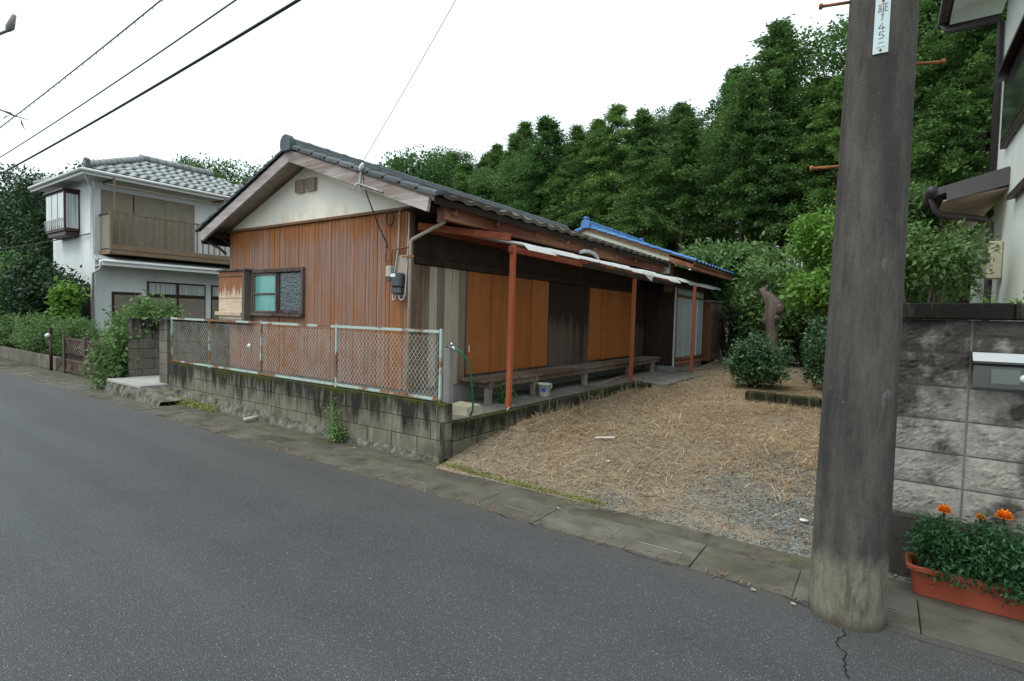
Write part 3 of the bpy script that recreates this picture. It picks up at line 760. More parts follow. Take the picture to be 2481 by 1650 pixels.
# eave gutter board along the side
box('eave_fascia', -4.14, -4.06, 4.47, 11.62, 2.615, 2.785, 'fascia', ho, .006)
box('eave_soffit', XS+.05, -4.16, 4.30, 11.68, 2.735, 2.75, 'dark_board', ho, 0)
tube('downpipe', [(-4.12, 4.55, 2.65), (-4.14, 4.55, 2.60), (-4.56, 4.475, 2.425), (-4.58, 4.472, 2.40), (-4.60, 4.472, .40)], .021, 'pipe', ho, 8)
box('gutter_bracket', -4.145, -4.075, 4.435, 4.465, 2.58, 2.74, 'gutter_tin', ho, .004)
box('pipe_clip', -4.70, -4.50, 4.44, 4.452, 2.215, 2.235, 'rust', ho, 0)
for yy in (4.6, 5.4, 6.3, 7.2, 8.1, 9.0, 9.9, 10.8):
    beam('rafter_end', (-4.64, yy, 2.86), (-4.0, yy, 2.70), .045, .06, 'fascia', ho)
# gable eave strut on the left corner
beam('eave_strut', (XL+.02, 4.50, 2.60), (XL+.02, 4.24, 2.78), .03, .03, 'dark_board', ho)
box('left_eave_board', -9.10, -9.05, 4.24, 11.7, 2.60, 2.74, 'dark_board', ho, 0)
box('left_soffit', -9.05, XL, 4.24, 11.7, 2.715, 2.73, 'dark_board', ho, 0)
tube('left_gutter_pipe', [(-9.06, 4.32, 2.64), (-8.86, 4.42, 2.53), (-8.76, 4.46, 2.45)], .022, 'dark_frame', ho, 6)
# window on the gable
wi = box('window', wx0, wx1, YG+.0, YG+.02, wz0, wz1, 'black', ho, 0)
box('frame', wx0-.03, wx1+.03, YG-.055, YG-.001, wz1-.045, wz1+.012, 'dark_frame', wi, .005)
box('frame', wx0-.03, wx1+.03, YG-.075, YG-.001, wz0-.012, wz0+.035, 'dark_frame', wi, .005)
box('frame', wx0-.03, wx0+.02, YG-.055, YG-.001, wz0+.036, wz1-.046, 'dark_frame', wi, .005)
box('frame', wx1-.018, wx1+.03, YG-.055, YG-.001, wz0+.036, wz1-.046, 'dark_frame', wi, .005)
xm = -7.36
sash1 = box('pane', wx0+.05, xm-.03, YG-.022, YG-.014, wz0+.07, wz1-.075, 'teal', wi, 0)
for (a_, c_, z0, z1) in ((wx0+.022, wx0+.05, wz0+.04, wz1-.05), (xm-.035, xm+.005, wz0+.04, wz1-.05), (wx0+.051, xm-.036, 1.79, 1.815), (wx0+.051, xm-.036, wz0+.04, wz0+.07), (wx0+.051, xm-.036, wz1-.078, wz1-.05)):
    box('sash_bar', a_, c_, YG-.040, YG-.012, z0, z1, 'dark_frame', wi, .003)
box('pane', xm+.045, wx1-.045, YG-.008, YG-.002, wz0+.085, wz1-.06, 'pattern', wi, 0)
for (a_, c_, z0, z1) in ((xm+.006, xm+.044, wz0+.04, wz1-.05), (wx1-.044, wx1-.019, wz0+.04, wz1-.05), (xm+.045, wx1-.045, wz0+.04, wz0+.085)):
    box('sash_bar', a_, c_, YG-.022, YG-.003, z0, z1, 'dark_frame', wi, .003)
# shutter box left of the window
tb = box('shutter_box', -8.84, -8.11, YG-.13, YG-.015, 1.40, 2.15, 'shutter', ho, .004)
box('box_cap', -8.88, -8.0, YG-.16, YG-.014, 2.153, 2.185, 'dark_frame', tb, .005)
box('top_rail', -8.845, -8.115, YG-.142, YG-.131, 2.07, 2.10, 'trim', tb, .002)
box('mid_rail', -8.82, -8.115, YG-.138, YG-.131, 1.735, 1.745, 'plywood', tb, 0)
box('side_cheek', -8.108, -8.035, YG-.15, YG-.014, 1.375, 2.15, 'dark_frame', tb, .004)
box('sill_board', -8.90, -8.12, YG-.165, YG-.131, 1.455, 1.515, 'plywood', tb, .006)
box('base_rail', -8.83, -8.12, YG-.125, YG-.02, 1.36, 1.399, 'plank', tb, .004)

# meter cabinet, box, conduits on the gable corner
mt = thing('electric_meter', (-4.74, 4.47, 1.84), 'dark electricity meter with looped grey conduits on the house corner', 'meter')
box('body', -4.835, -4.665, 4.39, 4.49, 1.865, 2.035, 'meter', mt, .02)
box('window', -4.825, -4.745, 4.384, 4.391, 1.985, 2.025, 'white', mt, .003)
box('terminal_cover', -4.83, -4.67, 4.395, 4.485, 1.79, 1.862, 'meter', mt, .012)
box('back_board', -4.85, -4.65, 4.491, 4.505, 1.76, 2.25, 'pipe', mt, .004)
tube('conduit', [(-4.79, 4.485, 2.80), (-4.80, 4.475, 2.3), (-4.845, 4.47, 2.05), (-4.86, 4.46, 1.80), (-4.85, 4.45, 1.73), (-4.82, 4.44, 1.715), (-4.79, 4.44, 1.73), (-4.775, 4.44, 1.795)], .010, 'pvc', mt, 6)
tube('conduit', [(-4.625, 4.485, 2.80), (-4.63, 4.475, 2.3), (-4.645, 4.47, 2.0), (-4.65, 4.46, 1.80), (-4.665, 4.45, 1.73), (-4.695, 4.44, 1.715), (-4.725, 4.44, 1.73), (-4.735, 4.44, 1.795)], .010, 'pvc', mt, 6)
jb = thing('junction_box', (-4.91, 4.47, 1.97), 'small pale grey junction box beside the electricity meter', 'box')
box('body', -4.955, -4.87, 4.42, 4.498, 1.99, 2.125, 'pvc', jb, .01)
box('base', -4.945, -4.88, 4.43, 4.498, 1.94, 1.988, 'meter', jb, .005)
tube('conduit', [(-4.90, 4.47, 2.12), (-4.90, 4.47, 2.30), (-4.885, 4.47, 2.325), (-4.60, 4.47, 2.335)], .010, 'rust', jb, 6)
cl = []
for k in range(27):
    an = k/13*2*math.pi; cl.append((-4.93+.062*math.cos(an), 4.462-.001*(k % 5), 2.69+.085*math.sin(an)))
tag(tube('cable_coil', cl, .009, 'cable', None, 6), 'coil of black cable hanging at the top of the house corner', 'cable')
tag(tube('lead_in_cable', [(-5.10, 4.19, 3.14), (-5.07, 4.22, 2.95), (-5.03, 4.36, 2.62), (-4.99, 4.47, 2.40), (-4.985, 4.475, 2.34)], .008, 'cable'), 'black cable slanting from the barge board to the wall', 'cable')
tag(tube('thin_wire', [(-4.985, 4.47, 2.33), (-5.01, 4.47, 2.26), (-5.01, 4.47, 2.18), (-4.94, 4.45, 2.17), (-4.91, 4.45, 2.19)], .004, 'cable'), 'thin drooping wire above the junction box', 'wire')
br = thing('wire_bracket', (-5.14, 4.18, 3.15), 'small steel bracket with insulators clamped to the barge board', 'bracket')
beam('strap', (-5.17, 4.188, 3.03), (-5.13, 4.188, 3.30), .006, .03, 'galv', br)
tube('arm', [(-5.15, 4.18, 3.07), (-4.95, 4.19, 3.00), (-4.75, 4.19, 2.93)], .010, 'galv', br, 6)
tube('insulator', [(-5.13, 4.17, 3.22), (-5.10, 4.16, 3.25), (-5.06, 4.15, 3.29)], [.018, .028, .016], 'white', br, 8)
tube('hook', [(-5.15, 4.18, 3.08), (-5.21, 4.17, 3.07), (-5.23, 4.17, 3.01)], .010, 'white_pipe', br, 6)

# ------------------------------------------------------------------ lean-to canopy on painted posts
ca = thing('lean_to_canopy', (-3.85, 9.5, .4), 'ragged white corrugated plastic lean-to on thin orange posts', 'canopy')
for (x, y, zt, lean) in ((-3.83, 5.47, 2.44, .03), (-3.85, 9.46, 2.38, .02), (-3.50, 12.09, 2.36, .02)):
    p = beam('post', (x, y, .398), (x+lean*.4, y, zt), .06, .06, 'orange_post', ca)
beam('front_beam', (-3.82, 5.40, 2.385), (-3.825, 7.3, 2.375), .05, .075, 'red_beam', ca)
beam('front_beam', (-3.825, 7.305, 2.375), (-3.84, 14.4, 2.33), .05, .075, 'dark_board', ca)  # farther length of the same beam, coloured dark to imitate shade under the sheets
beam('end_rafter', (-4.60, 4.60, 2.60), (-3.84, 5.44, 2.53), .045, .085, 'red_beam', ca)
beam('ledger', (-4.59, 4.62, 2.575), (-4.58, 14.4, 2.555), .04, .07, 'red_beam', ca)
for y in (6.3, 7.2, 8.1, 9.0, 9.9, 10.8, 11.6): beam('rafter', (-4.58, y, 2.535), (-3.66, y, 2.385), .035, .045, 'red_beam', ca)
rs = np.random.default_rng(4)
y = 5.42; k = 0
while y < 14.5:
    ye = y+.66; nseg = 22; V, F = [], []
    xf = -3.58+rs.uniform(-.025, .025); dz = rs.uniform(-.012, .012); sagv = rs.uniform(-.012, .025)
    for j in range(nseg+1):
        t = j/nseg; yy = y+t*(ye-y+.03); wv = .016*math.sin(yy*2*math.pi/.063)
        rag = rs.uniform(-.035, .01) if rs.random() < .35 else 0
        for q, s in enumerate((0, .5, .90, 1)):
            xx = -4.58+(xf+(rag if q == 3 else 0)+4.58)*s
            zz = 2.605-(xx+4.58)*.16+wv+dz-(.055+sagv if q == 3 else 0)
            V.append((xx, yy, zz))
    for j in range(nseg):
        for q in range(3): F.append((4*j+q, 4*j+q+1, 4*j+5+q, 4*j+4+q))
    centred('corrugated_sheet', V, F, 'plastic', ca, True)
    y = ye
centred('broken_flap', [(-3.60, 9.18, 2.44), (-3.57, 9.72, 2.43), (-3.57, 9.62, 2.27), (-3.58, 9.42, 2.33)], [(0, 1, 2, 3)], 'plastic', ca)
# loose pale pipe arching under the eave
tag(tube('curved_pipe', [(-4.0, 7.58, 2.60), (-4.0, 7.72, 2.635), (-4.0, 7.90, 2.648), (-4.0, 8.08, 2.63), (-4.0, 8.2, 2.58), (-4.0, 8.24, 2.50)], .03, 'white_pipe', None, 8), 'pale plastic pipe arching between the eave and the canopy', 'pipe')

# ------------------------------------------------------------------ long wooden bench
be = thing('veranda_bench', (-4.4, 8.6, .4), 'long low wooden veranda bench against the shuttered house wall', 'bench')
for k in range(3): box('seat_plank', -4.585+k*.142, -4.585+k*.142+.138, 5.42+.01*k, 12.0, .685, .722, 'bench', be, .004)
box('front_rail', -4.21, -4.185, 5.50, 11.95, .61, .682, 'bench', be, .003)
for yy in (5.55, 6.66, 8.29, 10.16, 11.58):
    box('leg', -4.255, -4.175, yy-.04, yy+.04, .40, .608, 'plank', be, .004)
    box('cross_bearer', -4.58, -4.16, yy-.03, yy+.03, .612, .683, 'bench', be, .003)

# terrace odds and ends
def bucket():
    t = thing('bucket', (-4.05, 6.69, .405), 'white plastic bucket with blue label beside the bench leg', 'bucket')
    V, F = [], []; s = 20
    rings = [(.072, 0), (.078, .01), (.098, .165), (.108, .168), (.108, .185), (.100, .185), (.094, .16), (.07, .012)]
    for (r, z) in rings:
        for k in range(s): an = 2*math.pi*k/s; V.append((-4.05+r*math.cos(an), 6.69+r*math.sin(an), .405+z))
    for j in range(len(rings)-1):
        for k in range(s): F.append((j*s+k, j*s+(k+1) % s, (j+1)*s+(k+1) % s, (j+1)*s+k))
    F.append(tuple(range(s))[::-1]); F.append(tuple((len(rings)-1)*s+k for k in range(s)))
    centred('shell', V, F, 'bucket', t, True)
    V, F = [], []
    for k in range(5):
        an = -1.45+k*.16
        for z in (.07, .125): r = .072+.026*z/.165+.006; V.append((-4.05+r*math.cos(an), 6.69+r*math.sin(an), .405+z))
    for k in range(4): F.append((2*k, 2*k+2, 2*k+3, 2*k+1))
    centred('label', V, F, 'blue', t)
    hp = [(-4.05+.112*math.cos(a_), 6.69+.03, .405+.17-.10*abs(math.sin(a_))) for a_ in np.linspace(0, math.pi, 9)]
    tube('handle', hp, .004, 'white', t, 5)
bucket()
sb = centred('stone_block', [(-4.16, 4.66, .40), (-3.86, 4.70, .40), (-3.84, 4.98, .40), (-4.18, 4.95, .40), (-4.14, 4.69, .515), (-3.89, 4.72, .50), (-3.87, 4.95, .51), (-4.15, 4.93, .52)],
     [(0, 3, 2, 1), (4, 5, 6, 7), (0, 1, 5, 4), (1, 2, 6, 5), (2, 3, 7, 6), (3, 0, 4, 7)], 'stone')
tag(sb, 'pale squared stone lying at the terrace corner by the standpipe', 'stone')
tag(beam('fallen_plank', (-3.98, 8.30, .42), (-4.36, 10.70, .425), .09, .03, 'redplank'), 'dark red plank lying under the bench edge on the terrace', 'plank')
tag(beam('door_plank', (-3.80, 12.30, .415), (-3.33, 14.0, .415), .16, .03, 'redplank'), 'reddish plank lying before the frosted sliding door', 'plank')
sp_ = thing('standpipe', (-3.82, 4.31, .4), 'concrete standpipe post with tap and green hose at the wall end', 'tap')
box('post', -3.86, -3.78, 4.275, 4.355, .35, 1.20, 'foundation', sp_, .008)
tube('spout', [(-3.84, 4.30, 1.21), (-3.78, 4.29, 1.215), (-3.72, 4.28, 1.21), (-3.70, 4.28, 1.175)], .013, 'steel', sp_, 8)
tube('tap_handle', [(-3.755, 4.285, 1.225), (-3.755, 4.285, 1.26)], .014, 'steel', sp_, 8)
tube('hose', [(-3.70, 4.28, 1.19), (-3.66, 4.29, 1.185), (-3.63, 4.32, 1.15), (-3.61, 4.38, 1.07), (-3.61, 4.44, .9), (-3.66, 4.55, .65), (-3.72, 4.62, .5), (-3.80, 4.68, .425)], .011, 'hose', sp_, 7)

# ------------------------------------------------------------------ rear wing with the blue roof
wg = thing('rear_wing', (-5.5, 13.6, .4), 'rear house wing with bright blue tile roof and cream gable', 'house wing')
BX, BZ = -6.04, 3.78; BER = (-3.40, 2.855); BEL = (-8.68, 2.855); BY0, BY1 = 11.68, 15.35
box('side_wall', -8.3, -3.94, 12.14, 15.6, .42, 2.80, 'dark_board', wg, 0)
for k in range(5): box('siding_board', -4.60+k*.138, -4.60+k*.138+.134, 12.10, 12.139, .52, 2.75, 'dark_board', wg, .003)
box('foundation', -4.60, -3.90, 12.09, 12.6, .38, .518, 'foundation', wg, .004)
box('foundation', -3.939, -3.905, 12.61, 14.35, .38, .53, 'foundation', wg, .004)
box('corner_strip', -3.935, -3.90, 12.085, 12.12, .52, 2.45, 'white_frame', wg, .003)
prism('gable_wall', [(-8.4, 2.6), (-3.97, 2.6), (-3.97, 3.02), (BX, 3.74), (-8.4, 2.93)], 'y', 11.735, 11.80, 'cream', wg)
prism('roof_deck', [(BX, BZ-.01), (BER[0], BER[1]-.01), (BER[0], BER[1]-.08), (BX, BZ-.08)], 'y', BY0+.02, BY1, 'trim', wg)
prism('roof_deck', [(BX, BZ-.01), (BEL[0], BEL[1]-.01), (BEL[0], BEL[1]-.08), (BX, BZ-.08)], 'y', BY0+.02, BY1, 'trim', wg)
prism('barge_board', [(-3.96, 3.02), (-3.42, 2.83), (-3.44, 2.69), (-3.96, 2.86)], 'y', 11.70, 11.735, 'fascia', wg)
box('eave_board', -3.47, -3.43, 11.77, 15.3, 2.68, 2.80, 'fascia', wg, .003)
box('wall_plate', -4.0, -3.88, 12.05, 15.3, 2.42, 2.70, 'dark_board', wg, .003)
box('post', -4.12, -3.96, 11.87, 12.05, 2.2, 2.85, 'trim', wg, .004)
bt = tile_mesh('tile_blue', .268, .265, .028, .017, 'tile_blue', 8)
slope_tiles(wg, (BX, BZ), BER, BY0+.12, BY1, 1, bt, .265, .24)
slope_tiles(wg, (BX, BZ), BEL, BY0+.12, BY1, -1, bt, .265, .24, skip=lambda r, c, rows, cols: r > 3)
verge(wg, (BX, BZ), BER, BY0, 10, 'tile_blue', .055, .15)
verge(wg, (BX, BZ), BEL, BY0, 10, 'tile_blue', .09, .15)
ridge(wg, BX, BZ+.05, BY0+.02, BY1, 13, 'tile_blue', .075, True, True, .04)
tube('ridge_knob', [(BX, BY0-.03, BZ+.19), (BX, BY0+.14, BZ+.20)], .05, 'tile_blue', wg, 10)
tube('ridge_knob', [(BX, BY1-.12, BZ+.16), (BX, BY1+.04, BZ+.17)], .05, 'tile_blue', wg, 10)
dr = box('sliding_door', -3.93, -3.912, 12.20, 14.28, .62, 2.42, 'dark_frame', wg, .003)
for (a_, c_) in ((12.24, 12.72), (12.75, 13.23), (13.27, 13.75), (13.78, 14.24)):
    xo = random.choice((-3.905, -3.90))
    box('pane', -3.911, xo, a_, c_, .71, 2.10, 'frost', dr, 0); box('transom_pane', -3.911, -3.905, a_, c_, 2.17, 2.38, 'frost', dr, 0)
    box('stile', -3.911, xo+.012, c_+.002, c_+.027, .69, 2.39, 'white_frame', dr, 0)
box('transom_rail', -3.911, -3.885, 12.22, 14.26, 2.115, 2.155, 'trim', dr, .003)
box('bottom_rail', -3.911, -3.885, 12.22, 14.26, .64, .70, 'fascia', dr, .003)
box('sill', -3.911, -3.86, 12.18, 14.3, .535, .61, 'fascia', dr, .003)
bx_ = box('shutter_box', -3.93, -3.74, 14.45, 15.58, .52, 2.08, 'trim', wg, .006)
for k in range(7): box('board', -3.738, -3.725, 14.46, 15.57, .55+k*.215, .75+k*.215, 'side_board', bx_, .003)
box('cap', -3.95, -3.70, 14.42, 15.62, 2.083, 2.12, 'galv', bx_, .003)

# ------------------------------------------------------------------ white two-storey house on the left
lh = thing('white_house', (-23, 9, .2), 'two-storey white stucco house with grey tiled hip roof and brown balcony', 'house')
HX, HY = -20.97, 6.5
HXL, HYB = -25.0, 13.2
box('wall', HXL, HX, HY, HYB, .1, 5.72, 'stucco', lh, .01)
box('foundation', HXL-.01, HX+.012, HY-.012, HYB, .0, .45, 'foundation', lh, .005)
# hip roof
EX0, EX1, EY0, EY1, EZ = -25.45, -20.30, 6.02, 13.7, 5.79
AX = (EX0+EX1)/2; HW = (EX1-EX0)/2; AZ = EZ+HW*.46
AY0, AY1 = EY0+HW, EY1-HW
V = [(EX0, EY0, EZ), (EX1, EY0, EZ), (EX1, EY1, EZ), (EX0, EY1, EZ), (AX, AY0, AZ), (AX, AY1, AZ)]
centred('roof_deck', V, [(0, 1, 4), (1, 2, 5, 4), (2, 3, 5), (3, 0, 4, 5), (3, 2, 1, 0)], 'tile_grey', lh)
for (a_, c_) in (((EX0-.02, EY0-.02), (EX1+.02, EY0+.03)), ((EX1-.03, EY0+.03), (EX1+.02, EY1))):
    box('eave_fascia', a_[0], c_[0], a_[1], c_[1], EZ-.20, EZ-.01, 'eave_white', lh, .004)
box('soffit', EX0+.02, EX1-.04, EY0+.04, EY1, EZ-.12, EZ-.09, 'eave_white', lh, 0)
tube('eave_gutter', [(EX0, EY0-.06, EZ-.07), (EX1+.06, EY0-.06, EZ-.07)], .05, 'eave_white', lh, 8)
tube('eave_gutter', [(EX1+.07, EY0-.05, EZ-.07), (EX1+.07, EY1, EZ-.07)], .05, 'eave_white', lh, 8)
tg = tile_mesh('tile_grey', .30, .30, .035, .022, 'tile_grey', 6)
def hip_face(org, u, v_in, length, rows, ex, slope_len):
    # org: left end of eave, u along the eave, v points down-slope
    n = u.cross(v_in); n = n if n.z > 0 else -n
    for r in range(rows):
        d = r*ex; inset = HW*(d+ex*.5)/slope_len
        L0, L1 = inset, length-inset; c = int((L1-L0)/.3)
        if c < 1: continue
        st0 = (L1-L0-c*.3)/2
        for k in range(c):
            p = org + u*(L0+st0+k*.3) - v_in*(d+ex) + n*(.018+random.uniform(-.004, .004))
            place('roof_tile', tg, p, u, v_in, n, lh)
SL = math.hypot(HW, AZ-EZ)
vE = Vector((HW, 0, -(AZ-EZ))).normalized(); vS = Vector((0, -HW, -(AZ-EZ))).normalized()
hip_face(Vector((EX1, EY1, EZ)), Vector((0, -1, 0)), vE, EY1-EY0, 10, .27, SL)
hip_face(Vector((EX0, EY0, EZ)), Vector((1, 0, 0)), vS, EX1-EX0, 10, .27, SL)
def capline(a_, b_, n, r, mat, parent, part):
    a_, b_ = Vector(a_), Vector(b_)
    for k in range(n):
        p, q = a_.lerp(b_, k/n), a_.lerp(b_, (k+1)/n+.004)
        tube(part, [p, q], [r*1.08, r*.94], mat, parent, 8)
capline((EX1-.08, EY0+.08, EZ+.12), (AX, AY0, AZ+.10), 11, .095, 'tile_grey', lh, 'hip_tile')
capline((EX0+.08, EY0+.08, EZ+.12), (AX, AY0, AZ+.10), 11, .095, 'tile_grey', lh, 'hip_tile')
capline((AX, AY0-.1, AZ+.12), (AX, AY1, AZ+.12), 9, .11, 'tile_grey', lh, 'ridge_tile')
prism('hip_end_ornament', [(EX1-.22, EZ+.02), (EX1+.02, EZ+.02), (EX1+.02, EZ+.26), (EX1-.10, EZ+.33), (EX1-.22, EZ+.26)], 'y', EY0+.06, EY0+.18, 'tile_verge', lh)
# downpipe on the corner
tube('downpipe', [(EX1+.02, EY0, EZ-.12), (-20.75, 6.30, 5.45), (-20.90, 6.42, 5.30), (-20.90, 6.42, 3.2), (-20.55, 6.45, 3.02)], .05, 'eave_white', lh, 8)
tube('downpipe', [(-20.15, 6.40, 2.98), (-20.30, 6.45, 2.75), (-20.88, 6.42, 2.6), (-20.90, 6.42, .3)], .045, 'eave_white', lh, 8)
# balcony side: shutters, rail, beam
sh = box('shutter_wall', HX-.02, HX+.05, 6.68, 9.52, 3.35, 5.33, 'shut_brown', lh, .005)
box('louvre_panel', HX+.052, HX+.07, 6.70, 7.55, 3.40, 5.28, 'louvre', sh, 0)
for a_, c_ in ((7.60, 8.52), (8.56, 9.48)): box('shutter_leaf', HX+.052, HX+.066, a_, c_, 3.40, 5.28, 'shut_brown', sh, .004)
box('gap_strip', HX+.05, HX+.06, 7.555, 7.595, 3.40, 5.28, 'brown_alu', sh, 0)
bl = box('balcony_floor', HX+.0, -20.04, 6.62, 11.4, 3.22, 3.36, 'balcony', lh, .006)
box('top_rail', -20.075, -20.025, 6.62, 11.4, 4.50, 4.55, 'balcony', bl, .005)
box('base_beam', -20.08, -20.02, 6.62, 11.4, 3.36, 3.52, 'balcony', bl, .005)
box('corner_post', -20.09, -20.015, 6.60, 6.675, 3.25, 4.56, 'balcony', bl, .005)
for k in range(24): box('baluster', -20.062, -20.038, 6.85+k*.195, 6.89+k*.195, 3.52, 4.50, 'balcony', bl, 0)
box('end_panel', HX+.06, -20.10, 6.63, 6.65, 3.40, 4.45, 'shut_brown', bl, 0)
box('end_rail', HX+.0, -20.09, 6.62, 6.67, 4.46, 4.52, 'brown_alu', bl, .004)
for yy in (6.72, 10.15): box('laundry_pole', -20.06, -20.02, yy, yy+.04, 4.56, 5.62, 'balcony', bl, 0); box('pole_bracket', -20.95, -20.02, yy, yy+.04, 5.53, 5.58, 'brown_alu', bl, 0)
tube('clothes_rail', [(-20.04, 6.5, 5.35), (-20.04, 11.3, 5.35)], .018, 'balcony', bl, 6)
# pent roof over the ground floor
pe = prism('pent_roof', [(HX, 3.24), (-20.10, 3.04), (-20.10, 2.98), (HX, 3.10)], 'y', 6.45, 13.2, 'tile_grey', lh)
box('pent_fascia', -20.14, -20.08, 6.43, 13.2, 2.84, 2.985, 'eave_white', pe, .004)
tube('pent_gutter', [(-20.06, 6.42, 2.98), (-20.06, 13.2, 2.98)], .045, 'eave_white', pe, 8)
box('pent_soffit', HX+.01, -20.15, 6.46, 13.2, 2.84, 2.87, 'eave_white', pe, 0)
for k in range(21):
    place('pent_tile', tg, (HX+.0, 6.50+k*.31, 3.30), (0, 1, 0), Vector((.87, 0, -.22)).normalized(), Vector((.22, 0, .87)).normalized(), pe)
# ground floor windows on the same side
def lwin(y0, y1, z0, z1, split):
    w_ = box('window', HX-.01, HX+.03, y0, y1, z0, z1, 'brown_alu', lh, .004)
    ym = [y0+(y1-y0)*k/split for k in range(split+1)]
    for a_, c_ in zip(ym[:-1], ym[1:]):
        box('pane', HX+.031, HX+.036, a_+.05, c_-.05, z1-.42, z1-.06, 'curtain', w_, 0)
        box('panel', HX+.031, HX+.04, a_+.04, c_-.04, z0+.05, z1-.55, 'shut_brown', w_, 0)
        box('rail', HX+.031, HX+.05, a_+.02, c_-.02, z1-.50, z1-.45, 'brown_alu', w_, 0)
lwin(7.98, 9.92, .55, 2.46, 2); lwin(10.12, 12.0, .55, 2.46, 2)
dw = box('garden_door', HX-.01, HX+.03, 6.95, 7.80, .4, 2.05, 'brown_alu', lh, .004)
box('pane', HX+.031, HX+.036, 7.02, 7.72, .55, 1.95, 'shut_brown', dw, 0)
# front side: bay window, small window, ground-floor window
by = box('bay_window', -24.10, -22.25, HY-.42, HY+.02, 4.02, 5.33, 'brown_alu', lh, .006)
box('bay_roof', -24.16, -22.18, HY-.48, HY, 5.335, 5.41, 'brown_alu', by, .006)
box('bay_base', -24.05, -22.30, HY-.38, HY, 3.86, 4.015, 'brown_alu', by, .02)
for k in range(3): box('pane', -24.02+k*.60, -24.02+k*.60+.53, HY-.431, HY-.421, 4.10, 5.26, 'curtain', by, 0)
box('pane', -22.249, -22.242, HY-.37, HY-.05, 4.12, 5.24, 'curtain', by, 0)
for k in range(9): tube('guard_bar', [(-24.0+k*.21, HY-.47, 4.08), (-24.0+k*.21, HY-.47, 4.42)], .012, 'white_frame', by, 5)
tube('guard_rail', [(-24.05, HY-.47, 4.42), (-22.28, HY-.47, 4.42)], .014, 'white_frame', by, 5)
sw_ = box('small_window', -24.92, -24.58, HY-.03, HY+.01, 4.5, 5.0, 'brown_alu', lh, .004); box('pane', -24.88, -24.62, HY-.036, HY-.031, 4.55, 4.95, 'glass', sw_, 0)
gw = box('front_window', -22.75, -21.35, HY-.04, HY+.01, .95, 2.28, 'brown_alu', lh, .004)
for a_ in (-22.68, -22.02): box('pane', a_, a_+.60, HY-.047, HY-.041, 1.02, 2.2, 'glass', gw, 0)

# ------------------------------------------------------------------ left garden edge: low kerb wall, lattice gate, lamp post
kw = thing('garden_kerb', (-20, 4.3, 0), 'low grey concrete kerb wall under the overgrown garden hedge', 'kerb wall')
for k in range(14): box('block', -24.6+k*.6, -24.6+k*.6+.59, 4.24, 4.36, -.03, .30, 'pier', kw, .006)
lg = thing('lattice_gate', (-14.8, 4.25, 0), 'brown wooden lattice garden gate half covered by shrubs', 'gate')
GX0, GX1 = -15.55, -13.0
for x in (GX0, -14.2, GX1): box('post', x-.05, x+.05, 4.20, 4.30, -.02, .87, 'dark_side', lg, .006)
for z in (.78, .47, .30, .05): box('rail', GX0+.055, GX1-.055, 4.225, 4.275, z-.022, z+.022, 'dark_side', lg, .004)
for (z0, z1) in ((.50, .755), (.08, .275)):
    k = 0; x = GX0+.06
    while x < GX1-.3:
        beam('lattice_slat', (x, 4.232, z0), (x+(z1-z0), 4.232, z1), .008, .022, 'lattice', lg, 0)
        beam('lattice_slat', (x+(z1-z0), 4.246, z0), (x, 4.246, z1), .008, .022, 'lattice', lg, 0); x += .105
for k in range(18): box('plank', GX0+.06+k*.137, GX0+.06+k*.137+.128, 4.256, 4.27, .03, .77, 'dark_board', lg, 0)
gl = thing('garden_post', (-16.2, 4.15, 0), 'dark garden post with white cap beside the lattice gate', 'post')
tube('shaft', [(-16.2, 4.15, -.03), (-16.2, 4.15, .88)], .035, 'brown_alu', gl, 8); tube('cap', [(-16.2, 4.12, .80), (-16.2, 4.08, .84), (-16.2, 4.06, .86)], [.03, .06, .04], 'white', gl, 8)
box('mount', -16.23, -16.17, 4.12, 4.18, .88, 1.02, 'brown_alu', gl, .004)
tank = thing('storage_bin', (-12.3, 6.2, .25), 'dark teal storage bin behind the left end of the mesh fence', 'bin')
box('body', -13.0, -11.72, 5.95, 6.7, .22, 1.0, 'teal_tank', tank, .04); box('lid', -13.05, -11.70, 5.90, 6.75, 1.0, 1.1, 'teal_tank', tank, .03)

# ------------------------------------------------------------------ right-hand split-face wall
rw = thing('split_face_wall', (1.5, 4.16, 0), 'split-face concrete block wall with black stains and dark coping', 'wall')
WX0 = .03
box('mortar_core', WX0, 3.6, 4.118, 4.24, -.05, 1.60, 'mortar', rw, 0)
box('footing', WX0-.01, 3.6, 4.085, 4.25, -.05, .385, 'coping', rw, .006)
def split_block(x0, x1, z0, z1, seed):
    r = np.random.default_rng(seed); nx_, nz_ = 25, 13; V, F = [], []
    bump_ = r.normal(0, .0035, (nz_, nx_)); mid_ = np.kron(r.normal(0, .006, (5, 9)), np.ones((3, 3)))[:nz_, :nx_]; bump_ = bump_+mid_*r.uniform(.5, 1.2, (nz_, nx_)); low = r.normal(0, .010, (3, 4))
    for j in range(nz_):
        for i in range(nx_):
            fx, fz = i/(nx_-1), j/(nz_-1)
            ed = min(1, 5*min(fx, 1-fx, fz*.7+.02, (1-fz)*.7+.02))
            a0 = low[int(fz*1.99), int(fx*2.99)]; d = .013*ed**.5+(bump_[j, i]*.5+a0*.35)*ed
            V.append((x0+fx*(x1-x0), 4.110-d, z0+fz*(z1-z0)))
    for j in range(nz_-1):
        for i in range(nx_-1): n = j*nx_+i; F.append((n, n+1, n+nx_+1, n+nx_))
    # side returns into the joint
    n0 = len(V); rim = [i for i in range(nx_)]+[j*nx_+nx_-1 for j in range(1, nz_)]+[(nz_-1)*nx_+i for i in range(nx_-2, -1, -1)]+[j*nx_ for j in range(nz_-2, 0, -1)]
    for q in rim: V.append((V[q][0], 4.20, V[q][2]))
    m = len(rim)
    for k in range(m): F.append((rim[(k+1) % m], rim[k], n0+k, n0+(k+1) % m))
    centred('block', V, F, 'split', rw)
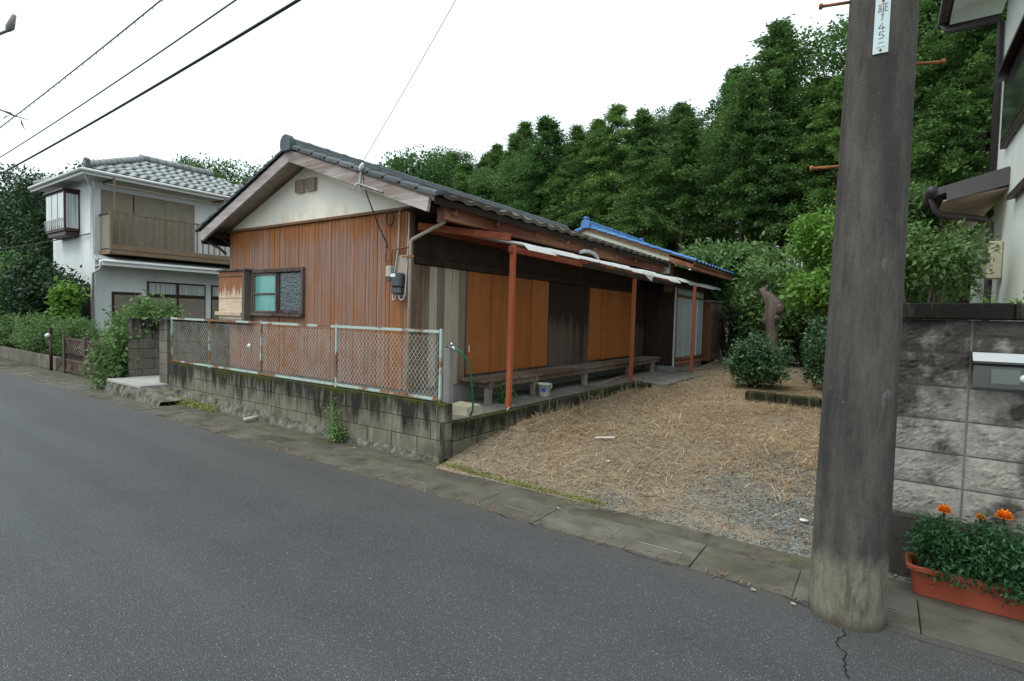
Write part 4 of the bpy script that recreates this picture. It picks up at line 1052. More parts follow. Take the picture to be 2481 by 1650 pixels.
for row in range(6):
    z0 = .395+row*.2013
    for k in range(-1, 8):
        x0 = max(WX0+.004, .425+(k)*.40+.006); x1 = .425+(k+1)*.40-.006
        split_block(x0, x1, z0+.005, z0+.1965, row*31+k+5)
for k in range(6): box('coping_stone', WX0-.03+k*.60, WX0-.03+k*.60+.595, 4.06, 4.27, 1.604, 1.70, 'coping', rw, .008)
mb = thing('mailbox', (.60, 4.03, 1.22), 'stainless steel letterbox mounted on the split-face wall', 'mailbox')
prism('body', [(4.085, 1.225), (3.975, 1.225), (3.965, 1.345), (4.085, 1.37)], 'x', .425, .795, 'steel_dark', mb)
prism('lid', [(4.088, 1.418), (3.985, 1.418), (3.942, 1.372), (3.947, 1.360), (4.0, 1.38), (4.088, 1.38)], 'x', .418, .802, 'steel', mb)
box('slot_shadow', .43, .79, 3.972, 3.985, 1.346, 1.362, 'black', mb, 0)
box('window', .50, .62, 3.963, 3.969, 1.25, 1.33, 'steel_dark', mb, 0)
tube('lock', [(.64, 3.962, 1.285), (.64, 3.972, 1.285)], .022, 'white', mb, 14)

# planter and marigolds
pl = thing('flower_trough', (.52, 3.94, 0), 'terracotta plastic trough planter standing on the kerb before the wall', 'planter')
def ringbox(x0, x1, y0, y1, z, r=.03, s=4):
    out = []
    for cx_, cy_, a0 in ((x1-r, y1-r, 0), (x0+r, y1-r, 90), (x0+r, y0+r, 180), (x1-r, y0+r, 270)):
        for k in range(s+1): an = R(a0+90*k/s); out.append((cx_+r*math.cos(an), cy_+r*math.sin(an), z))
    return out
def loft(name, rings, mat, parent, capb=True, capt=False):
    V = [p for r in rings for p in r]; s = len(rings[0]); F = []
    for j in range(len(rings)-1):
        for k in range(s): F.append((j*s+k, j*s+(k+1) % s, (j+1)*s+(k+1) % s, (j+1)*s+k))
    if capb: F.append(tuple(range(s))[::-1])
    if capt: F.append(tuple((len(rings)-1)*s+k for k in range(s)))
    return centred(name, V, F, mat, parent)
px0, px1, py0, py1 = .19, .86, 3.845, 4.045
loft('tub', [ringbox(px0+.02, px1-.02, py0+.02, py1-.02, 0, .03), ringbox(px0, px1, py0, py1, .150, .035), ringbox(px0+.012, px1-.012, py0+.012, py1-.012, .150, .03), ringbox(px0+.02, px1-.02, py0+.02, py1-.02, .11, .03)], 'terracotta', pl, True, True)
loft('rim', [ringbox(px0-.002, px1+.002, py0-.002, py1+.002, .148, .035), ringbox(px0-.022, px1+.022, py0-.022, py1+.022, .150, .045), ringbox(px0-.022, px1+.022, py0-.022, py1+.022, .170, .045), ringbox(px0-.012, px1+.012, py0-.012, py1+.012, .178, .04), ringbox(px0+.006, px1-.006, py0+.006, py1-.006, .170, .03), ringbox(px0+.013, px1-.013, py0+.013, py1-.013, .151, .03)], 'terracotta', pl, False)
loft('soil', [ringbox(px0+.014, px1-.014, py0+.014, py1-.014, .10, .03), ringbox(px0+.014, px1-.014, py0+.014, py1-.014, .128, .03)], 'soil', pl, True, True)

# ------------------------------------------------------------------ concrete utility pole
up_ = thing('utility_pole', (-.10, 3.36, 0), 'tall soot-streaked concrete utility pole at the road edge', 'pole')
V, F = [], []; s = 40
zs = [-.1, .02, .35, .7, 1.2, 1.8, 2.4, 3.0, 3.6, 5.0, 7.0, 9.5]
for z in zs:
    r = .179-z/62*.55*1.05
    for k in range(s): an = 2*math.pi*k/s; V.append((-.10+.006*z+r*math.cos(an), 3.36+r*math.sin(an), z))
for j in range(len(zs)-1):
    for k in range(s): F.append((j*s+k, j*s+(k+1) % s, (j+1)*s+(k+1) % s, (j+1)*s+k))
F.append(tuple((len(zs)-1)*s+k for k in range(s)))
centred('shaft', V, F, 'pole', up_, True)
for (z, ang) in ((2.39, R(192)), (2.885, R(22)), (3.23, R(195)), (3.7, R(20)), (4.15, R(195))):
    r = .16; cx_ = -.10+.006*z; d = Vector((math.cos(ang), math.sin(ang), 0))
    bs = tube('step_bolt', [Vector((cx_, 3.36, z))+d*.12, Vector((cx_, 3.36, z))+d*.275], .008, 'rust', up_, 8)
    tube('bolt_head', [Vector((cx_, 3.36, z))+d*.275, Vector((cx_, 3.36, z))+d*.29], .015, 'rust', bs, 8)
# number plate curved on the shaft
def on_pole(ang, z, off): 
    r = .179-z/62*.55*1.05+off; return Vector((-.10+.006*z+r*math.cos(ang), 3.36+r*math.sin(ang), z))
pa0, pa1, pz0, pz1 = R(-100), R(-77), 2.885, 3.155
pg = thing('number_plate', (-.10, 3.2, pz0), 'white vertical number plate with faded characters on the pole', 'sign')
V, F = [], []
for k in range(7):
    an = pa0+(pa1-pa0)*k/6
    for off in (.004, .006):
        for z in (pz0, pz1): V.append(on_pole(an, z, off))
for k in range(6):
    n = 4*k; F += [(n+2, n+6, n+7, n+3), (n, n+1, n+5, n+4), (n+1, n+3, n+7, n+5), (n, n+4, n+6, n+2)]
F += [(0, 2, 3, 1), (24, 25, 27, 26)]
centred('plate', V, F, 'sign', pg)
def glyph(strokes, cz_, sz, wd=.0035):
    """each stroke is a polyline in a unit box, laid on the curved plate"""
    V, F = [], []; mid = (pa0+pa1)/2
    for st in strokes:
        for (a_, c_) in zip(st[:-1], st[1:]):
            dx, dy = c_[0]-a_[0], c_[1]-a_[1]; L = math.hypot(dx, dy) or 1; nx_, ny_ = -dy/L*wd/sz, dx/L*wd/sz; n = len(V)
            for (u, v) in ((a_[0]-nx_, a_[1]-ny_), (a_[0]+nx_, a_[1]+ny_), (c_[0]+nx_, c_[1]+ny_), (c_[0]-nx_, c_[1]-ny_)):
                V.append(on_pole(mid+(u-.5)*sz/.155, cz_+(v-.5)*sz, .0068))
            F.append((n, n+1, n+2, n+3))
    centred('character', V, F, 'ink', pg)
glyph([[(.05, .85), (.4, .85)], [(.1, .65), (.38, .65)], [(.1, .48), (.38, .48)], [(.1, .32), (.38, .32), (.38, .05), (.1, .05), (.1, .32)], [(.5, .9), (1, .9)], [(.75, .9), (.75, .08)], [(.75, .5), (.98, .5)], [(.58, .55), (.58, .08)], [(.45, .06), (1.03, .06)]], 3.103, .042, .0016)
glyph([[(.35, .75), (.6, .95), (.45, .05)]], 3.058, .040, .002)
glyph([[(.55, .95), (.15, .3), (.85, .3)], [(.62, .6), (.60, .02)]], 3.012, .038, .002)
glyph([[(.8, .95), (.3, .95), (.25, .55), (.65, .58), (.8, .35), (.6, .08), (.2, .08)]], 2.970, .036, .0018)
glyph([[(.2, .75), (.8, .78)], [(.05, .15), (.95, .18)]], 2.925, .036, .0016)
for z in (3.138, 2.900): tube('rivet', [on_pole((pa0+pa1)/2, z, .004), on_pole((pa0+pa1)/2, z, .009)], .006, 'rust', pg, 8)
V = [on_pole((pa0+pa1)/2+q, z, .0063) for z in (3.095, 3.132) for q in (-.012, .022)]
centred('rust_streak', V, [(0, 1, 3, 2)], 'ochre', pg)

# ------------------------------------------------------------------ house on the right
rh = thing('pale_house', (3.2, 8, .3), 'pale stucco house with dark downpipes behind the split-face wall', 'house')
RX1 = 1.2
box('wall', RX1, 7, 4.9, 10.15, .2, 6.35, 'stucco_r', rh, .01)
box('rear_wall', 1.55, 7, 10.16, 12.5, .2, 3.3, 'stucco_r', rh, .01)
# upper roof with eave overhang on the near side
prism('upper_roof', [(.55, 6.22), (.55, 6.30), (4.2, 7.9), (7.8, 6.3), (7.8, 6.22), (4.2, 7.75)], 'y', 4.3, 10.65, 'dark_eave', rh)
box('upper_soffit', .60, 1.198, 4.35, 10.6, 6.17, 6.215, 'stucco_r', rh, 0)
box('eave_gutter', .46, .56, 4.3, 10.66, 6.14, 6.28, 'purple_brown', rh, .02)
box('verge_board', .56, 1.2, 10.61, 10.66, 6.12, 6.30, 'purple_brown', rh, .006)
tube('downpipe', [(.52, 10.5, 6.15), (.58, 10.45, 6.02), (.75, 10.3, 5.95), (1.12, 10.22, 5.93), (1.16, 10.20, 5.85), (1.16, 10.18, 3.72)], .045, 'purple_brown', rh, 8)
# lower lean-to roof
prism('lower_roof', [(.46, 3.40), (1.198, 3.60), (1.198, 3.52), (.46, 3.30)], 'y', 9.10, 12.5, 'dark_eave', rh)
prism('barge_board', [(.58, 3.385), (1.197, 3.575), (1.197, 3.36), (.60, 3.22)], 'y', 9.05, 9.095, 'dark_eave', rh)
prism('lower_soffit', [(.56, 3.24), (1.197, 3.34), (1.197, 3.32), (.56, 3.22)], 'y', 9.10, 12.5, 'soffit', rh)
tube('lower_gutter', [(.43, 9.02, 3.37), (.43, 12.5, 3.37)], .06, 'purple_brown', rh, 10)
tube('lower_downpipe', [(.45, 9.3, 3.32), (.50, 9.32, 3.14), (.58, 9.33, 3.08), (1.02, 9.40, 3.0), (1.08, 9.42, 2.95), (1.10, 9.42, 2.4), (1.10, 9.42, .3)], .042, 'purple_brown', rh, 8)
box('inner_wall', 1.22, 1.54, 10.17, 12.4, .2, 3.2, 'stucco_r', rh, 0)
box('back_door', .80, 1.1, 11.2, 11.28, .3, 2.4, 'brown_alu', rh, .004)
wn = box('window', RX1-.06, RX1+.0, 7.2, 9.52, 3.92, 4.80, 'brown_alu', rh, .005)
box('pane', RX1-.066, RX1-.061, 7.3, 9.44, 4.0, 4.72, 'glass', wn, 0)
prism('window_hood', [(RX1-.16, 4.84), (RX1, 4.92), (RX1, 4.86), (RX1-.16, 4.80)], 'y', 7.1, 9.62, 'brown_alu', wn)
prism('lower_hood', [(RX1-.08, 3.14), (RX1, 3.18), (RX1, 3.10), (RX1-.08, 3.08)], 'y', 6.5, 8.6, 'brown_alu', rh)
mbx = thing('utility_box', (1.13, 9.24, 2.2), 'beige electricity box on the pale house beside the downpipe', 'box')
box('body', 1.05, 1.195, 9.16, 9.32, 2.20, 2.68, 'beige_box', mbx, .012); box('side_vent', 1.042, 1.051, 9.18, 9.30, 2.40, 2.58, 'dark_eave', mbx, 0); box('back_plate', 1.19, 1.21, 9.18, 9.30, 2.3, 2.6, 'beige_box', mbx, .004)

# ------------------------------------------------------------------ overhead wires
def sag_wire(name, a_, b_, sag, r, mat, label, group=None, n=40):
    a_, b_ = Vector(a_), Vector(b_); pts = []
    for k in range(n+1): t = k/n; p = a_.lerp(b_, t); p.z -= 4*sag*t*(1-t); pts.append(p)
    o = tube(name, pts, r, mat, None, 6); tag(o, label, 'wire', group); return o, pts
W1, p1 = sag_wire('overhead_cable', (-.10, 3.36, 5.02), (-36, 3.5, 4.75), .38, .017, 'cable', 'thick black overhead cable, lowest of the three above the road')
W2, p2 = sag_wire('overhead_cable', (-.10, 3.36, 5.50), (-36, 3.5, 5.05), .40, .010, 'cable_g', 'grey overhead cable, middle one of the three above the road')
W3, p3 = sag_wire('overhead_cable', (-.10, 3.36, 6.22), (-36, 3.5, 5.65), .40, .010, 'cable_g', 'ringed overhead cable, highest of the three above the road')
for k in range(90):
    t = .12+k*.0085; p = p3[int(t*40)].lerp(p3[min(40, int(t*40)+1)], t*40-int(t*40))
    V, F = tube_geo([p+Vector((-.012, 0, .012)), p+Vector((.012, 0, -.05))], .006, 4); o = centred('hanger_ring', V, F, 'cable_g'); o.parent = W3; o.location = WL[o.name]-WL[W3.name]
sag_wire('service_wire', (-5.08, 4.15, 3.29), (-.10, 3.36, 7.3), .10, .003, 'cable_g', 'thin service wire rising from the house bracket to the pole')
sag_wire('low_wire', (-20.97, 6.46, 3.9), (-60, 4.6, 5.2), .6, .018, 'cable', 'black wire leading from the white house wall past the trees')

# ------------------------------------------------------------------ foliage generators
def leaf_quads(c, d, nrm, ln, wd):
    """rhombic leaves; c,d,nrm (n,3), ln, wd (n,)"""
    s = np.cross(d, nrm); s /= np.linalg.norm(s, axis=1, keepdims=True)+1e-9
    ln = ln[:, None]; wd = wd[:, None]
    v = np.stack([c, c+d*ln*.45+s*wd*.5+nrm*wd*.12, c+d*ln, c+d*ln*.45-s*wd*.5+nrm*wd*.12], 1)
    n = len(c); f = np.arange(4*n).reshape(n, 4); return v.reshape(-1, 3), f
def unit(v): return v/(np.linalg.norm(v, axis=1, keepdims=True)+1e-9)
def clump_leaves(rg, cl, n, ln, wd, droop=.2, shell=.55, flat=0.):
    """cl: list of (x,y,z,rx,ry,rz); leaves mostly near the surface of each clump, in small sprays"""
    cl = np.array(cl, float); vol = (cl[:, 3]*cl[:, 4]*cl[:, 5])**(.7); pick = rg.choice(len(cl), n//5, p=vol/vol.sum())
    dr_ = unit(rg.normal(size=(n//5, 3))); rad = shell+(1.06-shell)*rg.random(n//5)**.6
    cen = cl[pick, :3]+dr_*rad[:, None]*cl[pick, 3:6]
    cen = np.repeat(cen, 5, 0); dd = np.repeat(dr_, 5, 0); m = len(cen)
    cen = cen+rg.normal(size=(m, 3))*ln*.75
    d = unit(dd*.7+rg.normal(size=(m, 3))*.75+np.array([0, 0, -droop])); nr = unit(rg.normal(size=(m, 3))*.7+np.array([0, 0, 1.])+dd*.5)
    nr = unit(nr-d*np.sum(nr*d, 1, keepdims=True))
    v, f = leaf_quads(cen, d, nr, ln*rg.uniform(.6, 1.25, m), wd*rg.uniform(.7, 1.2, m))
    rnd = np.repeat(np.clip(np.repeat(rg.random(m//5), 5)*.6+rg.random(m)*.4, 0, 1), 4)
    return v, f, rnd
def rand_clumps(rg, n, cx, cy, cz, rx, ry, rz, r0, r1):
    out = []
    for _ in range(n):
        d = unit(rg.normal(size=(1, 3)))[0]*rg.random()**.4; r = rg.uniform(r0, r1)
        out.append((cx+d[0]*rx, cy+d[1]*ry, cz+d[2]*rz, r*1.1, r*1.1, r*.8))
    return out
def shrub(name, base, clumps, n, ln, wd, mat, label, cat='shrub', group=None, droop=.2, stems=4, seed=0, shell=.5, trunk_r=.02, stem_mat='bark'):
    """clumps relative to base"""
    rg = np.random.default_rng(seed); t = thing(name, base, label, cat, group)
    v, f, rn = clump_leaves(rg, clumps, n, ln, wd, droop, shell)
    o = ob('crown', npmesh('crown', v, f, mat, rn), base, t)
    V, F = [], []
    for k in range(stems):
        c = clumps[int(rg.integers(len(clumps)))]
        p0 = Vector((rg.normal()*trunk_r*1.5, rg.normal()*trunk_r*1.5, -.12)); p2 = Vector(c[:3]); p1 = p0.lerp(p2, .5)+Vector((rg.normal()*.05, rg.normal()*.05, .08))
        vv, ff = tube_geo([p0, p1, p2], [trunk_r, trunk_r*.75, trunk_r*.35], 6); n0 = len(V); V += vv; F += [tuple(q+n0 for q in fc) for fc in ff]
    ob('trunk', mesh('trunk', V, F, stem_mat, True), base, t)
    return t
# conifers: whorls of drooping sprays on a straight stem
def conifer_meshes(seed, H_, base_h, rad, mat, nb=120, sp=16, ln=.135, wd=.055, top_round=.0):
    rg = np.random.default_rng(seed); C, D, NR, LN, RN = [], [], [], [], []
    lobes = rg.uniform(.6, 1.3, 9)
    for b_ in range(nb):
        t = (b_+rg.random())/nb; h = base_h+(H_-base_h)*t
        az = rg.uniform(0, 2*math.pi); prof = (1-t)**(.80)*(.50+.50*min(1, t*4+.3))+.05*(1-t)+.03
        L = rad*prof*rg.uniform(.45, 1.35)*lobes[int(az/6.2832*9) % 9]
        out = np.array([math.cos(az), math.sin(az), 0])
        for s_ in range(sp):
            q = .14+.86*(s_+rg.random())/sp; p = np.array([0, 0, h])+out*L*q+np.array([0, 0, .22*L*q-.42*L*q*q]); shade = rg.random()
            m = 11; j = rg.normal(size=(m, 3))*np.array([.16, .16, .10])*(.6+.5*(1-q))
            C.append(p+j); D.append(unit(out*.8+rg.normal(size=(m, 3))*.65+np.array([0, 0, .05]))); NR.append(unit(rg.normal(size=(m, 3))*.5+np.array([0, 0, 1.])))
            LN.append(ln*rg.uniform(.6, 1.3, m)); RN.append(np.clip(shade*.65+rg.random(m)*.35, 0, 1))
    C, D, NR, LN, RN = map(np.concatenate, (C, D, NR, LN, RN)); NR = unit(NR-D*np.sum(NR*D, 1, keepdims=True))
    v, f = leaf_quads(C, D, NR, LN, LN*(wd/ln)*rg.uniform(.8, 1.3, len(LN)))
    cm = npmesh('crown', v, f, mat, np.repeat(RN, 4))
    V, F = tube_geo([(0, 0, -.5), (0.02, 0, H_*.4), (-.02, 0, H_*.97)], [.15, .10, .02], 8)
    for k in range(14):
        az = rg.uniform(0, 6.28); h = base_h*rg.uniform(.35, 1.05); L = rg.uniform(.4, 1.1); vv, ff = tube_geo([(0, 0, h), (math.cos(az)*L, math.sin(az)*L, h-.05)], [.025, .008], 5)
        n0 = len(V); V += vv; F += [tuple(q+n0 for q in fc) for fc in ff]
    return cm, mesh('trunk', V, F, 'bark', True)
CON = [conifer_meshes(101, 11.5, 4.4, 3.0, 'conifer', 150), conifer_meshes(102, 12.5, 4.9, 2.8, 'conifer2', 150), conifer_meshes(103, 10.8, 2.8, 3.1, 'conifer2', 140),
       conifer_meshes(104, 12.0, 5.0, 2.6, 'conifer', 150), conifer_meshes(105, 10.2, 2.4, 3.3, 'broad', 135, 17, .14, .065)]
def round_meshes(seed, H_, rad, mat, n=24000, ln=.14, wd=.075):
    rg_ = np.random.default_rng(seed); cls = []
    for _ in range(60):
        t = rg_.random()**.8; an = rg_.uniform(0, 6.28); rr = rad*math.sin(math.pi*(.12+.80*t))**.7*rg_.uniform(.35, 1.0); r0 = rg_.uniform(.35, .8)
        cls.append((math.cos(an)*rr, math.sin(an)*rr, H_*(.26+.70*t), r0*1.2, r0*1.2, r0*.62))
    v, f, rn = clump_leaves(rg_, cls, n, ln, wd, .15, .35); cm = npmesh('crown', v, f, mat, rn)
    V, F = tube_geo([(0, 0, -.5), (.1, 0, H_*.35), (-.1, .1, H_*.8)], [.18, .13, .03], 8)
    for c in cls[:16]:
        vv, ff = tube_geo([(0, 0, c[2]*.6), (c[0]*.5, c[1]*.5, c[2]*.85), c[:3]], [.06, .04, .012], 5); n0 = len(V); V += vv; F += [tuple(q+n0 for q in fc) for fc in ff]
    return cm, mesh('trunk', V, F, 'bark', True)
CON += [round_meshes(301, 11.3, 2.9, 'wood_leaf'), round_meshes(302, 10.6, 3.2, 'broad')]
def plant_tree(kind, x, y, sc, rz, label, group, name='conifer_tree', zs=1.):
    cm, tmn = CON[kind]; z = float(gz(x, y)); t = thing(name, (x, y, z), label, 'tree', group)
    for nm, m_ in (('crown', cm), ('trunk', tmn)):
        o = ob(nm, m_, (x, y, z), t); o.rotation_euler = (0, 0, rz); o.scale = (sc*1.3, sc*1.3, sc*zs)
rg = np.random.default_rng(5)
LAB = 'tall dark green conifer in the wood behind the old house'
for row, (off, stp_, tall) in enumerate(((0, 2.1, .74), (2.6, 2.2, .86), (5.4, 2.5, .95), (8.6, 2.8, 1.04))):
    x = 9.
    while x > -66+row*4:
        xx = x+rg.uniform(-.9, .9); yy = 22.6-.30*xx+off+rg.uniform(-1.1, 1.1)
        kind = int(rg.integers(7)); kind = int(rg.choice([0, 1, 3, 3])) if (xx > -13 and row < 2) else kind; sc = tall*rg.uniform(.80, 1.14)*ipol(xx, [(-60, 1.15), (-40, 1.08), (-26, 1.02), (-18, 1.06), (-13, 1.02), (-8, .99), (-4, 1.06), (9, 1.2)])
        lab = ('broad pale-crowned tree standing among the conifers of the wood', 'leafy trees among the conifers', 'wood_tree') if kind >= 5 else (LAB, 'conifers of the wood behind the house', 'conifer_tree')
        plant_tree(kind, xx, yy, sc*rg.uniform(.95, 1.1), rg.uniform(0, 6.28), lab[0], lab[1], lab[2], rg.uniform(.9, 1.08))
        x -= stp_*(1.0 if x > -28 else 1.12)
# young growth under the tall trees
for k in range(34):
    xx = 7-k*1.55+rg.uniform(-.4, .4); yy = 22.6-.30*xx+(rg.uniform(2.0, 7.5) if xx < -14 else rg.uniform(7.0, 11.0))
    plant_tree(int(rg.integers(5)), xx, yy, rg.uniform(.36, .50), rg.uniform(0, 6.28), 'young shaded conifer under the tall trees of the wood', 'young conifers under the wood', 'young_conifer')

# ------------------------------------------------------------------ broadleaf trees behind and beside the white house
def broad_tree(x, y, H_, rad, seed, mat, label, group, n=17000, ln=.19, wd=.11, base=None, name='broadleaf_tree'):
    r_ = np.random.default_rng(seed); z = float(gz(x, y))
    cls = rand_clumps(r_, 34, 0, 0, H_*.60, rad*.85, rad*.85, H_*.34, rad*.22, rad*.42)
    t = shrub(name, (x, y, z), cls, n, ln, wd, mat, label, 'tree', group, .15, 9, seed, .45, .16)
for k, (x, y, h, r_) in enumerate(((-34.5, 16, 10.6, 2.4), (-31.3, 15, 10.0, 2.0), (-29.0, 17.5, 9.4, 2.2), (-26.5, 18.5, 9.9, 2.4), (-23.2, 18.5, 9.8, 2.4), (-28.0, 20.0, 10.2, 2.6), (-33.0, 19.0, 10.8, 2.6), (-21.0, 20.5, 10.2, 2.4))):
    broad_tree(x, y, h, r_, 200+k, 'broad', 'leafy tree rising behind the grey roof of the white house', 'trees behind the white house')
for k, (x, y, h, r_) in enumerate(((-43, 9.5, 9.4, 3.0), (-39, 10.0, 8.8, 2.8), (-35.2, 9.2, 8.4, 2.6), (-32.0, 10.2, 8.2, 2.4), (-46, 14, 10.2, 3.2), (-38, 15, 9.6, 3.0), (-30, 12.5, 7.5, 2.2))):
    broad_tree(x, y, h, r_, 230+k, 'darkbroad', 'dense dark tree left of the white house', 'dark trees beside the white house', 20000)
r_ = np.random.default_rng(40)
shrub('garden_tree', (-21.6, 5.35, .2), rand_clumps(r_, 26, 0, 0, 1.75, 1.5, .5, 1.15, .30, .55), 9000, .15, .08, 'darkbroad', 'dark leafy garden tree before the white house front', 'tree', None, .2, 7, 41, .4, .06)
shrub('garden_tree', (-24.3, 5.2, .2), rand_clumps(r_, 22, 0, 0, 1.6, 1.3, .5, 1.2, .30, .55), 8000, .15, .08, 'broad', 'broad leafy garden tree at the far end of the garden kerb', 'tree', None, .2, 7, 42, .4, .06)
for k, x in enumerate((-23.2, -21.3, -19.5, -17.9)):
    r_ = np.random.default_rng(50+k)
    shrub('garden_hedge', (x, 4.62, .15), rand_clumps(r_, 20, 0, 0, .55, .85, .22, .48, .16, .30), 6500, .085, .04, 'garden', 'loose pale green garden shrub behind the low kerb wall', 'shrub', 'shrubs along the garden kerb', .2, 6, 60+k, .4, .015)
r_ = np.random.default_rng(57)
shrub('flowering_shrub', (-16.4, 4.75, .15), rand_clumps(r_, 20, 0, 0, .60, .9, .25, .48, .16, .28), 6000, .075, .035, 'garden', 'pale green shrub rising behind the lattice gate', 'shrub', None, .2, 6, 65, .4, .015)
r_ = np.random.default_rng(58)
shrub('flowering_shrub', (-14.2, 5.0, .15), rand_clumps(r_, 20, 0, 0, .50, 1.0, .3, .45, .16, .28), 6000, .075, .035, 'garden', 'grey-green shrub between the lattice gate and the white house', 'shrub', None, .2, 6, 66, .4, .015)
r_ = np.random.default_rng(59)
shrub('climbing_shrub', (-19.2, 5.25, .2), rand_clumps(r_, 12, 0, 0, 1.40, .16, .15, .75, .10, .18), 1500, .15, .10, 'lime', 'bright green upright shrub before the white house window', 'shrub', None, .3, 5, 67, .4, .02)
# the shrub that spills over the gate and hides the pier's far edge
r_ = np.random.default_rng(61)
cl = rand_clumps(r_, 14, -.02, -.02, .40, .34, .16, .38, .12, .22)+rand_clumps(r_, 18, -.25, .62, 1.25, 1.05, .30, .28, .20, .34)+rand_clumps(r_, 8, .1, .30, .85, .35, .25, .3, .18, .26)
shrub('spilling_shrub', (-12.02, 4.02, -.02), cl, 8000, .10, .055, 'garden', 'leafy shrub spilling over the lattice gate beside the block pier', 'shrub', None, .25, 8, 71, .4, .02)
r_ = np.random.default_rng(62)
shrub('back_shrub', (-13.3, 7.4, .25), rand_clumps(r_, 18, 0, 0, .85, 1.5, .4, .5, .2, .36), 5000, .10, .05, 'garden', 'yellow-green shrub behind the fence left of the old house', 'shrub', None, .2, 6, 72, .4, .02)
# ------------------------------------------------------------------ garden behind the yard
def yz(x, y): return float(gz(x, y))
r_ = np.random.default_rng(80)
cl = rand_clumps(r_, 26, 0, 0, 2.75, 2.0, .7, .28, .25, .45)+rand_clumps(r_, 12, -.6, -.6, 1.75, .9, .5, .28, .22, .38)
shrub('spreading_tree', (-3.7, 16.2, yz(-3.7, 16.2)), cl, 9000, .17, .085, 'garden', 'spreading light green garden tree behind the rear wing', 'tree', None, .25, 9, 81, .4, .05)
r_ = np.random.default_rng(82)
cl = rand_clumps(r_, 30, -.08, 0, 1.95, .80, .55, .85, .18, .36)+rand_clumps(r_, 20, -.35, 0, 2.85, .55, .4, .55, .13, .24)
mp = shrub('young_maple', (-.72, 12.5, yz(-.72, 12.5)), cl, 13000, .11, .052, 'lime', 'bright yellow-green young maple beside the utility pole', 'tree', None, .25, 7, 83, .4, .03)
v, f, rn = clump_leaves(np.random.default_rng(84), [(.12, 0, 3.78, .16, .14, .07)], 260, .09, .05, .1, .3)
ob('yellow_sprig', npmesh('yellow_sprig', v, f, 'yellow_leaf', rn), WL[mp.name], mp)['kind'] = 'stuff'
r_ = np.random.default_rng(85)
shrub('light_shrub', (-2.35, 14.6, yz(-2.35, 14.6)), rand_clumps(r_, 26, 0, 0, 1.6, .75, .5, .95, .2, .36), 8000, .12, .065, 'garden', 'light green leafy shrub behind the pollarded trunk', 'shrub', None, .25, 8, 185, .4, .03)
r_ = np.random.default_rng(86)
cl = rand_clumps(r_, 30, 0, 0, .50, .46, .46, .40, .13, .22)
shrub('camellia_bush', (-1.88, 10.55, yz(-1.88, 10.55)), cl, 7500, .072, .036, 'camellia', 'rounded glossy camellia bush standing in the dry grass', 'bush', None, .1, 7, 87, .5, .018)
r_ = np.random.default_rng(88)
cl = rand_clumps(r_, 26, 0, 0, .70, .42, .42, .62, .15, .26)
shrub('evergreen_bush', (-.72, 11.1, yz(-.72, 11.1)), cl, 6500, .075, .038, 'camellia', 'upright glossy evergreen bush below the young maple', 'bush', None, .1, 7, 89, .5, .02)
r_ = np.random.default_rng(90)
for k, (x, y, h) in enumerate(((-2.9, 15.2, 1.7), (-1.6, 15.0, 1.9), (-.2, 14.6, 2.1), (1.0, 14.2, 2.3))):
    cl = rand_clumps(r_, 20, 0, 0, h*.5, .7, .4, h*.42, .22, .38)
    shrub('rear_shrub', (x, y, yz(x, y)), cl, 4500, .12, .06, 'darkbroad', 'dark shrub in the shade at the back of the garden', 'shrub', 'shrubs at the back of the garden', .2, 6, 91+k, .4, .03)
r_ = np.random.default_rng(96)
cl = rand_clumps(r_, 30, 0, 0, 2.05, .50, .5, .40, .15, .25)+rand_clumps(r_, 14, -.1, .4, 1.4, .4, .4, .5, .2, .3)
shrub('wall_shrub', (.36, 8.5, yz(.36, 8.5)), cl, 11000, .075, .036, 'garden', 'leafy green shrub standing behind the split-face wall', 'shrub', None, .2, 8, 97, .4, .025)
r_ = np.random.default_rng(98)
cl = rand_clumps(r_, 24, .02, 0, 2.75, .40, .3, .62, .14, .24)
shrub('tall_shrub', (.22, 10.3, yz(.22, 10.3)), cl, 6500, .11, .045, 'garden', 'taller shrub reaching up to the lower eave gutter', 'shrub', None, .2, 5, 99, .4, .025)
r_ = np.random.default_rng(100)
shrub('wall_creeper', (.82, 4.42, .35), [(x_, .0+r_.normal()*.04, 1.34+r_.normal()*.012, .10, .06, .035) for x_ in np.linspace(-.22, .6, 12)], 420, .045, .02, 'lime', 'yellow-green creeper just showing above the dark coping', 'plant', None, .1, 5, 101, .3, .008)
